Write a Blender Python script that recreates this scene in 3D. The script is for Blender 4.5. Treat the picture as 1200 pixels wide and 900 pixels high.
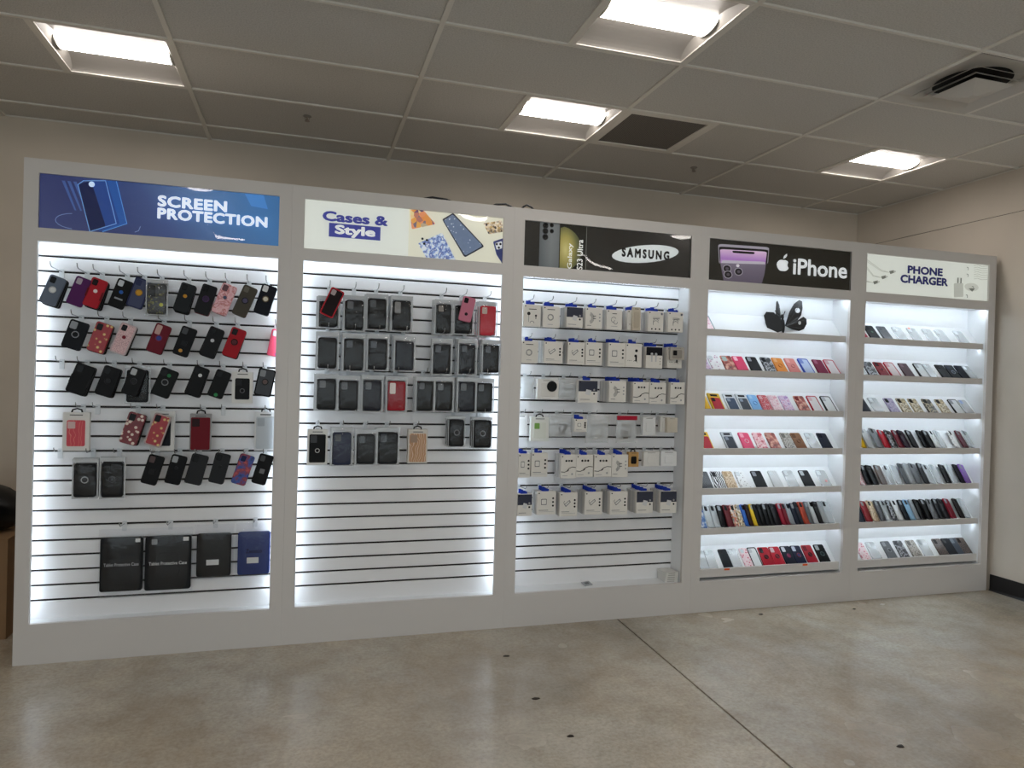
import bpy, math, random
import numpy as np
from mathutils import Matrix, Vector
for o in list(bpy.data.objects): bpy.data.objects.remove(o)
scene = bpy.context.scene
COL = scene.collection
random.seed(7)
# ------------------------------------------------------------------ camera (solved from the ceiling grid and the unit faces)
FPX, YAW, PITCH, ROLL = 819.34, -0.2914, -0.0067, -0.0283
CAM = np.array([-4.8356, -5.25, 1.437])
def _R(yaw, pitch, roll):
    cy, sy = math.cos(yaw), math.sin(yaw); cp, sp = math.cos(pitch), math.sin(pitch); cr, sr = math.cos(roll), math.sin(roll)
    return (np.array([[cy, -sy, 0], [sy, cy, 0], [0, 0, 1]]) @ np.array([[1, 0, 0], [0, cp, -sp], [0, sp, cp]])
            @ np.array([[cr, 0, sr], [0, 1, 0], [-sr, 0, cr]]))
RM = _R(YAW, PITCH, ROLL)
cam = bpy.data.cameras.new('camera'); camo = bpy.data.objects.new('camera', cam); COL.objects.link(camo)
cam.sensor_width = 36; cam.lens = FPX / 1200 * 36; cam.clip_start = 0.05
mw = Matrix.Identity(4)
for i in range(3):
    mw[i][0] = RM[i, 0]; mw[i][1] = RM[i, 2]; mw[i][2] = -RM[i, 1]; mw[i][3] = CAM[i]
camo.matrix_world = mw
scene.camera = camo
def aty(px, py, y):                      # pixel -> point on the vertical plane y
    d = RM @ np.array([(px - 600) / FPX, 1, -(py - 450) / FPX]); return CAM + (y - CAM[1]) / d[1] * d
def proj(p):
    q = (np.array(p) - CAM) @ RM; return 600 + FPX * q[0] / q[1], 450 - FPX * q[2] / q[1]
# ------------------------------------------------------------------ world, exposure
world = bpy.data.worlds.new('world'); scene.world = world; world.use_nodes = True
world.node_tree.nodes['Background'].inputs[0].default_value = (0.87, 0.925, 1.0, 1)
world.node_tree.nodes['Background'].inputs[1].default_value = 1.9
scene.view_settings.view_transform = 'Standard'; scene.view_settings.look = 'None'
scene.view_settings.exposure = 0.2; scene.view_settings.gamma = 1; scene.view_settings.use_curve_mapping = False
LENS_E = 19.0        # troffer lens
LED_E = 13.5         # LED tape in the bays
SIGN_E = 0.37       # backlit sign faces
# ------------------------------------------------------------------ materials
def lin(h):
    h = h.lstrip('#'); c = [int(h[i:i + 2], 16) / 255 for i in (0, 2, 4)]
    return tuple((x / 12.92 if x <= .04045 else ((x + .055) / 1.055) ** 2.4) for x in c) + (1,)
MATS = {}
def _new(name):
    m = bpy.data.materials.new(name); m.use_nodes = True
    nt = m.node_tree; return m, nt, nt.nodes['Principled BSDF']
def plain(h, rough=.5, metal=0.0, spec=.5, emit=0.0, deep=False):
    k = ('p', h, rough, metal, spec, emit, deep)
    if k not in MATS:
        m, nt, b = _new('paint_' + h.strip('#'))
        c = lin(h)
        if deep and max(c[:3]) < .06: c = tuple(x * .5 for x in c[:3]) + (1,)
        b.inputs['Base Color'].default_value = c
        b.inputs['Roughness'].default_value = rough; b.inputs['Metallic'].default_value = metal
        b.inputs['Specular IOR Level'].default_value = spec
        if emit:
            b.inputs['Emission Color'].default_value = c; b.inputs['Emission Strength'].default_value = emit
        MATS[k] = m
    return MATS[k]
def ramp(nt, fac, stops, interp='LINEAR'):
    r = nt.nodes.new('ShaderNodeValToRGB'); r.color_ramp.interpolation = interp
    el = r.color_ramp.elements
    while len(el) > 1: el.remove(el[-1])
    el[0].position, el[0].color = stops[0][0], lin(stops[0][1])
    for p, c in stops[1:]:
        e = el.new(p); e.color = lin(c)
    nt.links.new(fac, r.inputs[0]); return r.outputs[0]
def coord(nt, kind='Object', scale=(1, 1, 1), rot=(0, 0, 0)):
    t = nt.nodes.new('ShaderNodeTexCoord'); mp = nt.nodes.new('ShaderNodeMapping')
    mp.inputs['Scale'].default_value = scale; mp.inputs['Rotation'].default_value = rot
    nt.links.new(t.outputs[kind], mp.inputs[0]); return mp.outputs[0]
def noise(nt, vec, scale, detail=3, rough=.5):
    n = nt.nodes.new('ShaderNodeTexNoise'); n.inputs['Scale'].default_value = scale
    n.inputs['Detail'].default_value = detail; n.inputs['Roughness'].default_value = rough
    nt.links.new(vec, n.inputs['Vector']); return n.outputs[0]
def vor(nt, vec, scale, feature='F1', out='Distance', rnd=1.0):
    n = nt.nodes.new('ShaderNodeTexVoronoi'); n.feature = feature; n.inputs['Scale'].default_value = scale
    n.inputs['Randomness'].default_value = rnd
    nt.links.new(vec, n.inputs['Vector']); return n.outputs[out]
def bump(nt, b, fac, strength, dist):
    n = nt.nodes.new('ShaderNodeBump'); n.inputs['Strength'].default_value = strength; n.inputs['Distance'].default_value = dist
    nt.links.new(fac, n.inputs['Height']); nt.links.new(n.outputs[0], b.inputs['Normal'])
def pattern(key, rough=.35):
    k = ('pat', key)
    if k in MATS: return MATS[k]
    m, nt, b = _new(key); b.inputs['Roughness'].default_value = rough
    v = coord(nt)
    P = {
     'pink_marble': ('noise', 38, [(.35, 'e9a9b4'), (.48, 'f0c3c9'), (.55, 'c96f70'), (.62, 'efbcc4'), (.75, 'b9a0b6')]),
     'gold_flowers': ('vor', 42, [(0, 'f3e0a4'), (.22, 'd7b26a'), (.34, 'a61f2c'), (1, '9b1524')]),
     'white_flowers': ('vor', 45, [(0, 'd8c27a'), (.12, 'e9dcd2'), (.33, 'd9c6bb'), (.36, '7c1020'), (1, '5d0a18')]),
     'pink_glitter': ('noise', 300, [(.3, '8f6670'), (.45, 'd7a9ae'), (.6, 'efd2d2'), (.7, 'b07a84')]),
     'camo_yellow': ('noise', 60, [(.3, '0c0c0b'), (.5, '141311'), (.6, '26251e'), (.66, '8f8c28'), (.68, '111110')]),
     'blue_red': ('noise', 30, [(.3, '14204f'), (.45, '2b4aa0'), (.55, '7d2440'), (.65, 'c04a4f'), (.8, '1b2a66')]),
     'red_pink': ('noise', 55, [(.35, 'b33548'), (.5, 'e3a0a8'), (.6, 'f0d9da'), (.7, 'c0455a')]),
     'pink_white': ('noise', 55, [(.35, 'd98fa5'), (.5, 'f1dfe2'), (.65, 'e0a9b8')]),
     'purple_pink': ('noise', 55, [(.35, '9c6db5'), (.5, 'e6d3e6'), (.65, 'c98fb6')]),
     'brown_red': ('noise', 30, [(.35, '5e2f27'), (.5, '9d4438'), (.62, 'd9a089'), (.75, '6b2b22')]),
     'red_pattern': ('vor', 70, [(0, 'f2d9d9'), (.25, 'cf3f4a'), (.5, 'b32d3b'), (1, 'e8b9bd')]),
     'grey_leopard': ('vor', 90, [(0, '2f2c2a'), (.3, '4c4844'), (.38, '9b948b'), (1, 'b2aca3')]),
     'tan_leopard': ('vor', 90, [(0, '7c5f45'), (.3, '94775a'), (.4, 'cbb290'), (1, 'd9c6a8')]),
     'tiger': ('wave', 22, [(.3, '1d1d20'), (.55, '2a2a2e'), (.62, 'c9cbd0'), (.8, 'dfe1e4')]),
     'zebra': ('wave', 30, [(.3, '26262a'), (.5, '77797f'), (.7, '3a3b40')]),
     'dots': ('vor', 60, [(0, '2f2b33'), (.16, '6b4a55'), (.2, 'e8e9ea'), (1, 'eef0f1')]),
     'plaid': ('check', 160, [(0, 'e9eaea'), (1, '9a9da0')]),
     'cartoon': ('vorc', 80, [(0, 'c73a44'), (.25, 'efe9dc'), (.45, '2d2b33'), (.6, 'd98a4a'), (.8, 'efe6da'), (1, '8f2b36')]),
     'cream_print': ('vorc', 90, [(0, 'efe6d2'), (.3, 'c8a86c'), (.5, '3a3230'), (.7, 'efe3d0'), (1, '8c6b3c')]),
     'floral_clear': ('vor', 45, [(0, 'd4779a'), (.2, 'b88fb0'), (.3, 'e9e7ea'), (1, 'eff1f2')]),
     'rose_floral': ('vor', 50, [(0, 'b02a44'), (.25, 'd97f93'), (.4, 'efd9dc'), (1, 'e5c3c9')]),
     'dark_floral': ('noise', 60, [(.4, '1c1c20'), (.52, '2c2c31'), (.6, 'b9bcc2'), (.66, '26262b')]),
     'gold_floral': ('noise', 60, [(.35, 'c9b48a'), (.5, '6e5f45'), (.6, 'e7dcc0'), (.75, 'a48a5c')]),
     'dark_gold': ('noise', 60, [(.35, '2e2a26'), (.52, '4d463a'), (.6, 'c5b690'), (.7, '37332d')]),
     'lilac_print': ('noise', 50, [(.35, '8f84a6'), (.5, 'b5abc4'), (.65, '77709a')]),
     'brown_speckle': ('noise', 220, [(.35, '2a2625'), (.5, '3e3836'), (.6, '8a6f60'), (.68, '302b2a')]),
     'blue_print': ('noise', 45, [(.4, 'dfe6ef'), (.5, '7fa3d6'), (.6, '3f6db8'), (.7, 'e9eef4')]),
     'orange_art': ('vorc', 40, [(0, 'e7b45a'), (.3, 'd9603f'), (.5, 'efd9a0'), (.7, '3a3a78'), (.9, 'e99a6a')]),
     'indigo_art': ('noise', 40, [(.4, 'dfe6ee'), (.5, '8fa6d0'), (.57, '41559f'), (.66, 'e6ebf0')]),
     'white_blossom': ('vor', 55, [(0, 'e9edf2'), (.16, 'cfd7e2'), (.2, '6f809c'), (1, '6a7b98')]),
     'hot_red_art': ('wave', 9, [(.2, 'd23b4a'), (.6, 'd8434f'), (.72, 'e98a7c'), (.8, 'd33d4b')]),
     'orange_rose': ('wave', 12, [(.2, 'b98b62'), (.5, 'd7b494'), (.62, 'f0e2d2'), (.75, 'bd8f68')]),
    }[key]
    kind, sc, st = P
    if kind == 'noise': f = noise(nt, v, sc, 3)
    elif kind == 'vor': f = vor(nt, v, sc)
    elif kind == 'vorc':
        c = vor(nt, v, sc, out='Color'); s = nt.nodes.new('ShaderNodeSeparateColor'); nt.links.new(c, s.inputs[0]); f = s.outputs[0]
    elif kind == 'wave':
        w = nt.nodes.new('ShaderNodeTexWave'); w.inputs['Scale'].default_value = sc; w.inputs['Distortion'].default_value = 9
        w.inputs['Detail'].default_value = 2; nt.links.new(v, w.inputs['Vector']); f = w.outputs['Fac']
    else:
        w = nt.nodes.new('ShaderNodeTexChecker'); w.inputs['Scale'].default_value = sc; nt.links.new(v, w.inputs['Vector']); f = w.outputs['Fac']
    nt.links.new(ramp(nt, f, st), b.inputs['Base Color'])
    MATS[k] = m; return m
def film(key, tint, dif, glo, rough=.12, wrinkle=False):
    """clear plastic: transparent + a little milky diffuse + a gloss layer"""
    k = ('film', key)
    if k in MATS: return MATS[k]
    m = bpy.data.materials.new(key); m.use_nodes = True; nt = m.node_tree; nt.nodes.clear()
    out = nt.nodes.new('ShaderNodeOutputMaterial'); tr = nt.nodes.new('ShaderNodeBsdfTransparent')
    tr.inputs[0].default_value = lin(tint)
    d = nt.nodes.new('ShaderNodeBsdfDiffuse'); d.inputs[0].default_value = lin('eef1f3')
    g = nt.nodes.new('ShaderNodeBsdfGlossy'); g.inputs['Roughness'].default_value = rough
    m1 = nt.nodes.new('ShaderNodeMixShader'); m1.inputs[0].default_value = dif
    m2 = nt.nodes.new('ShaderNodeMixShader'); m2.inputs[0].default_value = glo
    nt.links.new(tr.outputs[0], m1.inputs[1]); nt.links.new(d.outputs[0], m1.inputs[2])
    nt.links.new(m1.outputs[0], m2.inputs[1]); nt.links.new(g.outputs[0], m2.inputs[2])
    if wrinkle:
        n = nt.nodes.new('ShaderNodeBump'); n.inputs['Strength'].default_value = .9; n.inputs['Distance'].default_value = .004
        nt.links.new(noise(nt, coord(nt), 38, 1), n.inputs['Height']); nt.links.new(n.outputs[0], g.inputs['Normal'])
    nt.links.new(m2.outputs[0], out.inputs[0]); MATS[k] = m; return m
BAG = film('clear_bag_film', 'fdfdfe', .012, .028, .05, True)
SEAL = film('milky_bag_seal', 'f4f6f7', .42, .06, .1, True)
POUCH = film('milky_pouch_film', 'f4f6f7', .30, .06, .08, True)
CLEAR = film('clear_case_plastic', 'f6f8f9', .30, .05, .1)
def emis(key, h, s):
    k = ('em', key)
    if k not in MATS:
        m = bpy.data.materials.new(key); m.use_nodes = True; nt = m.node_tree; nt.nodes.clear()
        out = nt.nodes.new('ShaderNodeOutputMaterial'); e = nt.nodes.new('ShaderNodeEmission')
        e.inputs[0].default_value = lin(h); e.inputs[1].default_value = s; nt.links.new(e.outputs[0], out.inputs[0]); MATS[k] = m
    return MATS[k]
def wallmat(name, h, bscale=180, bs=.08, var=.06):
    m, nt, b = _new(name); v = coord(nt)
    c = lin(h); hi = tuple(min(1, x * (1 + var)) for x in c[:3]) + (1,); lo = tuple(x * (1 - var) for x in c[:3]) + (1,)
    r = nt.nodes.new('ShaderNodeValToRGB'); r.color_ramp.elements[0].color = lo; r.color_ramp.elements[1].color = hi
    r.color_ramp.elements[0].position = .35; r.color_ramp.elements[1].position = .65
    nt.links.new(noise(nt, v, 1.2, 4), r.inputs[0]); nt.links.new(r.outputs[0], b.inputs['Base Color'])
    b.inputs['Roughness'].default_value = .75
    bump(nt, b, noise(nt, v, bscale, 2), bs, .002); return m
M_WALL = wallmat('warm_painted_wall', 'cbbfaf')
M_WALLR = wallmat('warm_painted_wall_right', 'd3c9bc')
def tilemat():
    m, nt, b = _new('acoustic_tile'); v = coord(nt)
    nt.links.new(ramp(nt, noise(nt, v, 130, 3, .7), [(.3, 'b4b1ab'), (.5, 'c8c5bf'), (.7, 'd2cfc9')]), b.inputs['Base Color'])
    b.inputs['Roughness'].default_value = .9; bump(nt, b, noise(nt, v, 160, 3, .7), .5, .004); return m
M_TILE = tilemat()
M_GRID = plain('#dcd8cf', .5)
def concrete():
    m, nt, b = _new('polished_concrete'); v = coord(nt)
    c1 = ramp(nt, noise(nt, v, .8, 5, .55), [(.36, '9f998e'), (.46, 'b0aa9f'), (.55, 'bab6ac'), (.66, 'c6c3bb')])
    f = ramp(nt, noise(nt, v, 7, 5, .65), [(.36, 'aba59e'), (.5, 'bcb9b5'), (.64, 'c9c5c0')])
    f2 = ramp(nt, noise(nt, v, 55, 3, .7), [(.34, 'a8a39c'), (.5, 'bcbab7'), (.66, 'cdcac6')])
    def soft(p, q, k):
        mx = nt.nodes.new('ShaderNodeMix'); mx.data_type = 'RGBA'; mx.blend_type = 'OVERLAY'; mx.inputs[0].default_value = k
        nt.links.new(p, mx.inputs[6]); nt.links.new(q, mx.inputs[7]); return mx.outputs[2]
    # a few warm traffic stains worn into the slab
    st = ramp(nt, noise(nt, coord(nt, scale=(1, .6, 1), rot=(0, 0, .5)), 1.7, 4, .6), [(.42, 'bcbcbc'), (.56, 'b3aba1'), (.66, 'bab5ae')])
    nt.links.new(soft(soft(soft(c1, f, .5), f2, .55), st, .6), b.inputs['Base Color'])
    rr = nt.nodes.new('ShaderNodeMapRange'); rr.inputs[3].default_value = .16; rr.inputs[4].default_value = .33
    nt.links.new(noise(nt, v, 2.2, 3, .5), rr.inputs[0]); nt.links.new(rr.outputs[0], b.inputs['Roughness'])
    b.inputs['Specular IOR Level'].default_value = .5
    return m
M_CONC = concrete()
M_WHITE = plain('#d6d2cf', .38)            # painted face frame
M_INNER = plain('#eceef0', .4)             # bay liners
M_SLAT = plain('#eeeef0', .33)
M_GROOVE = plain('#17110f', .8)
M_CHROME = plain('#b9bcc0', .25, 1.0)
M_PLATE = plain('#d9dcdf', .35)
LEDM = emis('led_tape', 'e2f0fb', LED_E); LEDS = emis('led_tape_shelf', 'e2f0fb', LED_E * 1.8)
# ------------------------------------------------------------------ mesh helpers
class MB:
    def __init__(s): s.v = []; s.f = []; s.mi = []; s.mats = []
    def mat(s, m):
        if m not in s.mats: s.mats.append(m)
        return s.mats.index(m)
    def add(s, vs, fs, m=None):
        n = len(s.v); s.v += [tuple(p) for p in vs]; i = s.mat(m) if m else 0
        for f in fs: s.f.append(tuple(n + k for k in f)); s.mi.append(i)
    def box(s, x0, x1, y0, y1, z0, z1, m=None):
        s.add([(x0, y0, z0), (x1, y0, z0), (x1, y1, z0), (x0, y1, z0), (x0, y0, z1), (x1, y0, z1), (x1, y1, z1), (x0, y1, z1)],
              [(0, 3, 2, 1), (4, 5, 6, 7), (0, 1, 5, 4), (1, 2, 6, 5), (2, 3, 7, 6), (3, 0, 4, 7)], m)
    def rbox(s, w, h, t, r, b=.002, n=4, cx=0, cz=0, y0=None, m=None):
        """rounded rectangle slab: width x, height z, front towards -y with a bevelled front edge"""
        yb = t / 2 if y0 is None else y0 + t; yf = yb - t
        def ol(d):
            rr = max(r - d, .0004); P = []
            for k, (sx, sz) in enumerate(((1, 1), (-1, 1), (-1, -1), (1, -1))):
                for i in range(n + 1):
                    a = math.pi / 2 * (k + i / n)
                    P.append((cx + sx * (w / 2 - r) + rr * math.cos(a), cz + sz * (h / 2 - r) + rr * math.sin(a)))
            return P
        N = 4 * (n + 1); o = ol(0); i_ = ol(b)
        V = [(x, yb, z) for x, z in o] + [(x, yf + b, z) for x, z in o] + [(x, yf, z) for x, z in i_]
        F = [tuple(range(N)), tuple(2 * N + k for k in range(N))[::-1]]
        for L in (0, 1):
            for k in range(N):
                F.append((L * N + k, L * N + N + k, L * N + N + (k + 1) % N, L * N + (k + 1) % N))
        s.add(V, [f[::-1] for f in F], m)
    def tube(s, pts, r, n=6, m=None):
        P = [Vector(p) for p in pts]; V = []; F = []
        for i, p in enumerate(P):
            t = (P[min(i + 1, len(P) - 1)] - P[max(i - 1, 0)]).normalized()
            a = t.cross(Vector((0, 0, 1)));
            if a.length < .1: a = t.cross(Vector((1, 0, 0)))
            a.normalize(); c = t.cross(a)
            for k in range(n):
                q = 2 * math.pi * k / n; V.append(p + r * (math.cos(q) * a + math.sin(q) * c))
        for i in range(len(P) - 1):
            for k in range(n): F.append((i * n + k, i * n + (k + 1) % n, (i + 1) * n + (k + 1) % n, (i + 1) * n + k))
        F.append(tuple(range(n))[::-1]); F.append(tuple((len(P) - 1) * n + k for k in range(n)))
        s.add(V, F, m)
    def ring(s, R, r, y, cx=0, cz=0, n=18, k=6, m=None):
        V = []; F = []
        for i in range(n):
            a = 2 * math.pi * i / n
            for j in range(k):
                q = 2 * math.pi * j / k; rr = R + r * math.cos(q)
                V.append((cx + rr * math.cos(a), y + r * math.sin(q), cz + rr * math.sin(a)))
        for i in range(n):
            for j in range(k): F.append((i * k + j, ((i + 1) % n) * k + j, ((i + 1) % n) * k + (j + 1) % k, i * k + (j + 1) % k))
        s.add(V, F, m)
    def disc(s, R, y0, y1, cx=0, cz=0, n=18, m=None, rz=None):
        rz = rz or R
        V = [(cx + R * math.cos(2 * math.pi * i / n), y, cz + rz * math.sin(2 * math.pi * i / n)) for y in (y1, y0) for i in range(n)]
        F = [tuple(range(n)), tuple(n + i for i in range(n))[::-1]] + [(i, n + i, n + (i + 1) % n, (i + 1) % n) for i in range(n)]
        s.add(V, [f[::-1] for f in F], m)
    def poly(s, pts, y0, t=.0006, m=None):
        """flat printed patch: polygon of (x,z) at depth y0, facing -y, with a hair of thickness"""
        n = len(pts); V = [(x, y0, z) for x, z in pts] + [(x, y0 + t, z) for x, z in pts]
        area = sum(pts[i][0] * pts[(i + 1) % n][1] - pts[(i + 1) % n][0] * pts[i][1] for i in range(n))
        idx = list(range(n)) if area > 0 else list(range(n))[::-1]
        F = [tuple(idx)] + [(idx[i], idx[i] + n, idx[(i + 1) % n] + n, idx[(i + 1) % n]) for i in range(n)]
        s.add(V, F, m)
    def mesh(s, name, m=None):
        me = bpy.data.meshes.new(name); me.from_pydata(s.v, [], s.f)
        for mm in (s.mats or [m]): me.materials.append(mm)
        if s.mats: me.polygons.foreach_set('material_index', s.mi)
        me.update(); return me
def link(name, me, parent=None, loc=None, mtx=None):
    o = bpy.data.objects.new(name, me); COL.objects.link(o)
    if parent: o.parent = parent
    if mtx is not None: o.matrix_basis = mtx
    elif loc is not None: o.location = loc
    return o
def smooth(me, ang=None):
    for p in me.polygons: p.use_smooth = True
    return me
def tag(o, label=None, cat=None, group=None, kind=None):
    if label:
        n = len(label.split())
        if n > 16 or n < 4: print('LABEL LENGTH', n, label)
        o['label'] = label
    if cat: o['category'] = cat
    if group: o['group'] = group
    if kind: o['kind'] = kind
    return o
def empty(name, mtx=None, loc=None):
    o = bpy.data.objects.new(name, None); COL.objects.link(o); o.empty_display_size = .05
    if mtx is not None: o.matrix_basis = mtx
    if loc is not None: o.location = loc
    return o
CACHE = {}
def cached(key, fn):
    if key not in CACHE: CACHE[key] = fn()
    return CACHE[key]
def remat(me_key, base_fn, m):
    """a mesh shared by every object with the same shape and material"""
    def mk():
        me = cached(('base',) + me_key, base_fn).copy(); me.materials.clear(); me.materials.append(m); return me
    return cached(('mat', m.name) + me_key, mk)
# ------------------------------------------------------------------ structure
H = 3.0355; YU = -1.3875; W = 1.2192; XR = -.0321; T = .6096
X0, Y0 = -9.5, -9.0                       # room limits to the left and behind the camera
def struct(name, mb, m, parent=None, label=None):
    o = link(name, mb.mesh(name, m), parent)
    if not parent: o['kind'] = 'structure'
    return o
fl = MB(); fl.box(X0, 0, Y0, 0, -.08, -.012); floor = struct('floor', fl, plain('#1c1916', .9))
def slab(pts):
    mb = MB(); n = len(pts)
    mb.add([(x, y, 0) for x, y in pts] + [(x, y, -.012) for x, y in pts], [tuple(range(n))] + [(i, n + i, n + (i + 1) % n, (i + 1) % n) for i in range(n)])
    return struct('concrete_slab', mb, M_CONC, floor)
def cutx(y): return -2.915 + .0372 * y
slab([(X0, Y0), (cutx(Y0) + .32 - .003, Y0), (cutx(0) + .0 - .003, 0), (X0, 0)][:1] + [(cutx(Y0) - .005, Y0), (cutx(0) - .005, 0), (X0, 0)])
slab([(cutx(Y0) + .005, Y0), (0, Y0), (0, 0), (cutx(0) + .005, 0)])
# a few dark chips and crumbs lying on the concrete
mb = MB(); mb.box(X0 - .1, 0.1, 0, .1, 0, H + .15); struct('wall_back', mb, M_WALL)
# right wall in two boarded courses with an open joint
mb = MB(); mb.box(.004, .1, Y0, 0, 0, H + .1); wr = struct('wall_right', mb, plain('#4b433a', .8))
mb = MB(); mb.box(0, .004, Y0, 0, 0, 2.7265); link('wall_panel', mb.mesh('wall_panel', M_WALLR), wr)
mb = MB(); mb.box(0, .004, Y0, 0, 2.7305, H + .02); link('wall_panel', mb.mesh('wall_panel', M_WALLR), wr)
mb = MB(); mb.box(X0 - .1, X0, Y0, 0, 0, H + .1); struct('wall_left', mb, M_WALL)
# storefront side behind the camera: piers, header and sill with open glazing between
mb = MB()
mb.box(X0, 0, Y0 - .1, Y0, 2.55, H + .1); mb.box(X0, 0, Y0 - .1, Y0, 0, .15)
for x in (X0, -6.4, -3.2, -.3): mb.box(x, x + .3, Y0 - .1, Y0, .15, 2.55)
struct('wall_front', mb, M_WALL)
mb = MB(); mb.box(X0, 0, Y0 - .04, Y0 - .032, .15, 2.55); struct('window_1', mb, film('window_glass', 'f2f6f5', .0, .06, .02))
# black rubber base along the right wall
mb = MB(); mb.box(-.007, -.001, Y0 + .01, YU - .005, 0, .118)
mb.add([(-.007, Y0 + .01, .0), (-.007, YU - .005, 0), (-.016, YU - .005, 0), (-.016, Y0 + .01, 0), (-.007, Y0 + .01, .014), (-.007, YU - .005, .014)],
       [(3, 2, 5, 4), (1, 5, 2), (0, 3, 4)])
bb = struct('baseboard_right', mb, plain('#17171a', .35))
# ceiling
XL = lambda l: -.6124 - (5 - l) * 2 * T
YR = lambda r: -.2864 - r * T
mb = MB(); mb.box(X0, 0, Y0, 0, H + .13, H + .19); ceil = struct('ceiling', mb, plain('#3c3935', .9))
LIGHTS = [(1, 1), (3, 1), (5, 1), (3, 3), (-1, 1), (-1, 6), (1, 6), (3, 6), (5, 6), (1, 10), (5, 10), (-1, 10), (3, 12)]  # leftmost line of lights is added out of view to brighten the room
GRILLES = [(3, 1)]; VENTS = [(4, 3)]
special = {}
for l, r in LIGHTS: special[(l - 1, r)] = 'R'
for l, r in GRILLES + VENTS: special[(l, r)] = special.get((l, r), '') + 'L'
lines = list(range(-2, 6)); rows = list(range(0, 15))
colx = [(X0, XL(-2))] + [(XL(l), XL(l + 1)) for l in range(-2, 5)] + [(XL(5), 0)]
colid = [-3] + list(range(-2, 5)) + [5]
rowy = [(YR(0), 0)] + [(YR(r + 1), YR(r)) for r in range(0, 14)] + [(Y0, YR(14))]
rowid = [-1] + list(range(0, 14)) + [14]
G = .012
def tile(x0, x1, y0, y1):
    def mk():
        b = MB(); w, d = (x1 - x0) - 2 * G + .006, (y1 - y0) - .017 + .006
        b.box(-w / 2, w / 2, -d / 2, d / 2, 0, .016); return b.mesh('ceiling_tile', M_TILE)
    me = cached(('tile', round(x1 - x0, 3), round(y1 - y0, 3)), mk)
    link('ceiling_tile', me, ceil, ((x0 + x1) / 2, (y0 + y1) / 2, H + .006 + random.uniform(0, .0012)))
def bar(x0, x1, y0, y1):
    b = MB(); b.box(x0, x1, y0, y1, H - .003, H + .006); link('grid_bar', b.mesh('grid_bar', M_GRID), ceil)
for (x0, x1), ci in zip(colx, colid):
    for (y0, y1), ri in zip(rowy, rowid):
        s = special.get((ci, ri), ''); xm = (x0 + x1) / 2
        if s:
            if 'L' not in s: tile(x0, xm, y0, y1)
            if 'R' not in s: tile(xm, x1, y0, y1)
            bar(xm - G, xm + G, y0 + G, y1 - G)
        else: tile(x0, x1, y0, y1)
for l in lines: bar(XL(l) - G, XL(l) + G, Y0, 0)
for r in rows:
    for x0, x1 in colx: bar(x0 + G, x1 - G, YR(r) - .0085, YR(r) + .0085)
bar(X0, 0, -.005, 0); bar(-.005, 0, Y0, -.005)
# ------------------------------------------------------------------ ceiling fittings
def troffer(l, r, label):
    x1 = XL(l) - G; x0 = x1 - T + 2 * G; y1 = YR(r) - G; y0 = YR(r + 1) + G
    t = empty('ceiling_light', loc=((x0 + x1) / 2, (y0 + y1) / 2, H)); tag(t, label, 'light', 'square recessed ceiling lights')
    w = (x1 - x0) / 2; d = (y1 - y0) / 2
    def refl():
        b = MB(); n = 8
        for s in (-1, 1):                                  # two curved wings
            pr = [(s * (d - .012 - (d - .012 - .085) * (1 - math.cos(q * math.pi / 2 / n)) ** .8), .002 + .045 * math.sin(q * math.pi / 2 / n)) for q in range(n + 1)]
            for a, c in zip(pr, pr[1:]):
                vs = [(-w + .012, a[0], a[1]), (w - .012, a[0], a[1]), (w - .012, c[0], c[1]), (-w + .012, c[0], c[1])]
                b.add(vs, [(0, 1, 2, 3) if s < 0 else (3, 2, 1, 0)])
        for s in (-1, 1):                                  # sloping end pieces
            b.add([(s * (w - .012), -d + .012, .002), (s * (w - .012), d - .012, .002), (s * (w - .04), d - .05, .047), (s * (w - .04), -d + .05, .047)], [(0, 1, 2, 3) if s > 0 else (3, 2, 1, 0)])
        b.box(-w, w, -d, d, .102, .115)
        return b.mesh('reflector', plain('#99948e', .5))
    link('reflector', smooth(cached('refl', refl)), t)
    def frame():
        b = MB()
        b.box(-w, w, -d, -d + .013, -.002, .1); b.box(-w, w, d - .013, d, -.002, .1)
        b.box(-w, -w + .013, -d + .013, d - .013, -.002, .1); b.box(w - .013, w, -d + .013, d - .013, -.002, .1)
        return b.mesh('frame', plain('#ddd8d0', .4))
    link('frame', cached('trofframe', frame), t)
    def lens():
        b = MB(); n = 12; P = [(-.085 * math.cos(math.pi * i / n), .048 - .034 * math.sin(math.pi * i / n)) for i in range(n + 1)]
        V = [(x, y, z) for x in (-w + .035, w - .035) for y, z in P]
        b.add(V, [(i, i + 1, n + 2 + i, n + 1 + i) for i in range(n)] + [tuple(range(n + 1))[::-1], tuple(n + 1 + i for i in range(n + 1))])
        return b.mesh('lens', emis('lit_lens', 'fff8f1', LENS_E))
    link('lens', smooth(cached('lens', lens)), t)
    def cap():
        b = MB(); n = 12; P = [(-.09 * math.cos(math.pi * i / n), .05 - .04 * math.sin(math.pi * i / n)) for i in range(n + 1)]
        V = [(x, y, z) for x in (-.0035, .0035) for y, z in P]
        b.add(V, [(i, i + 1, n + 2 + i, n + 1 + i) for i in range(n)] + [tuple(range(n + 1))[::-1], tuple(n + 1 + i for i in range(n + 1))])
        return b.mesh('end_cap', plain('#b9b4ac', .4))
    for s in (-1, 1): link('end_cap', cached('caps', cap), t, (s * (w - .0315), 0, 0))
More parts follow.
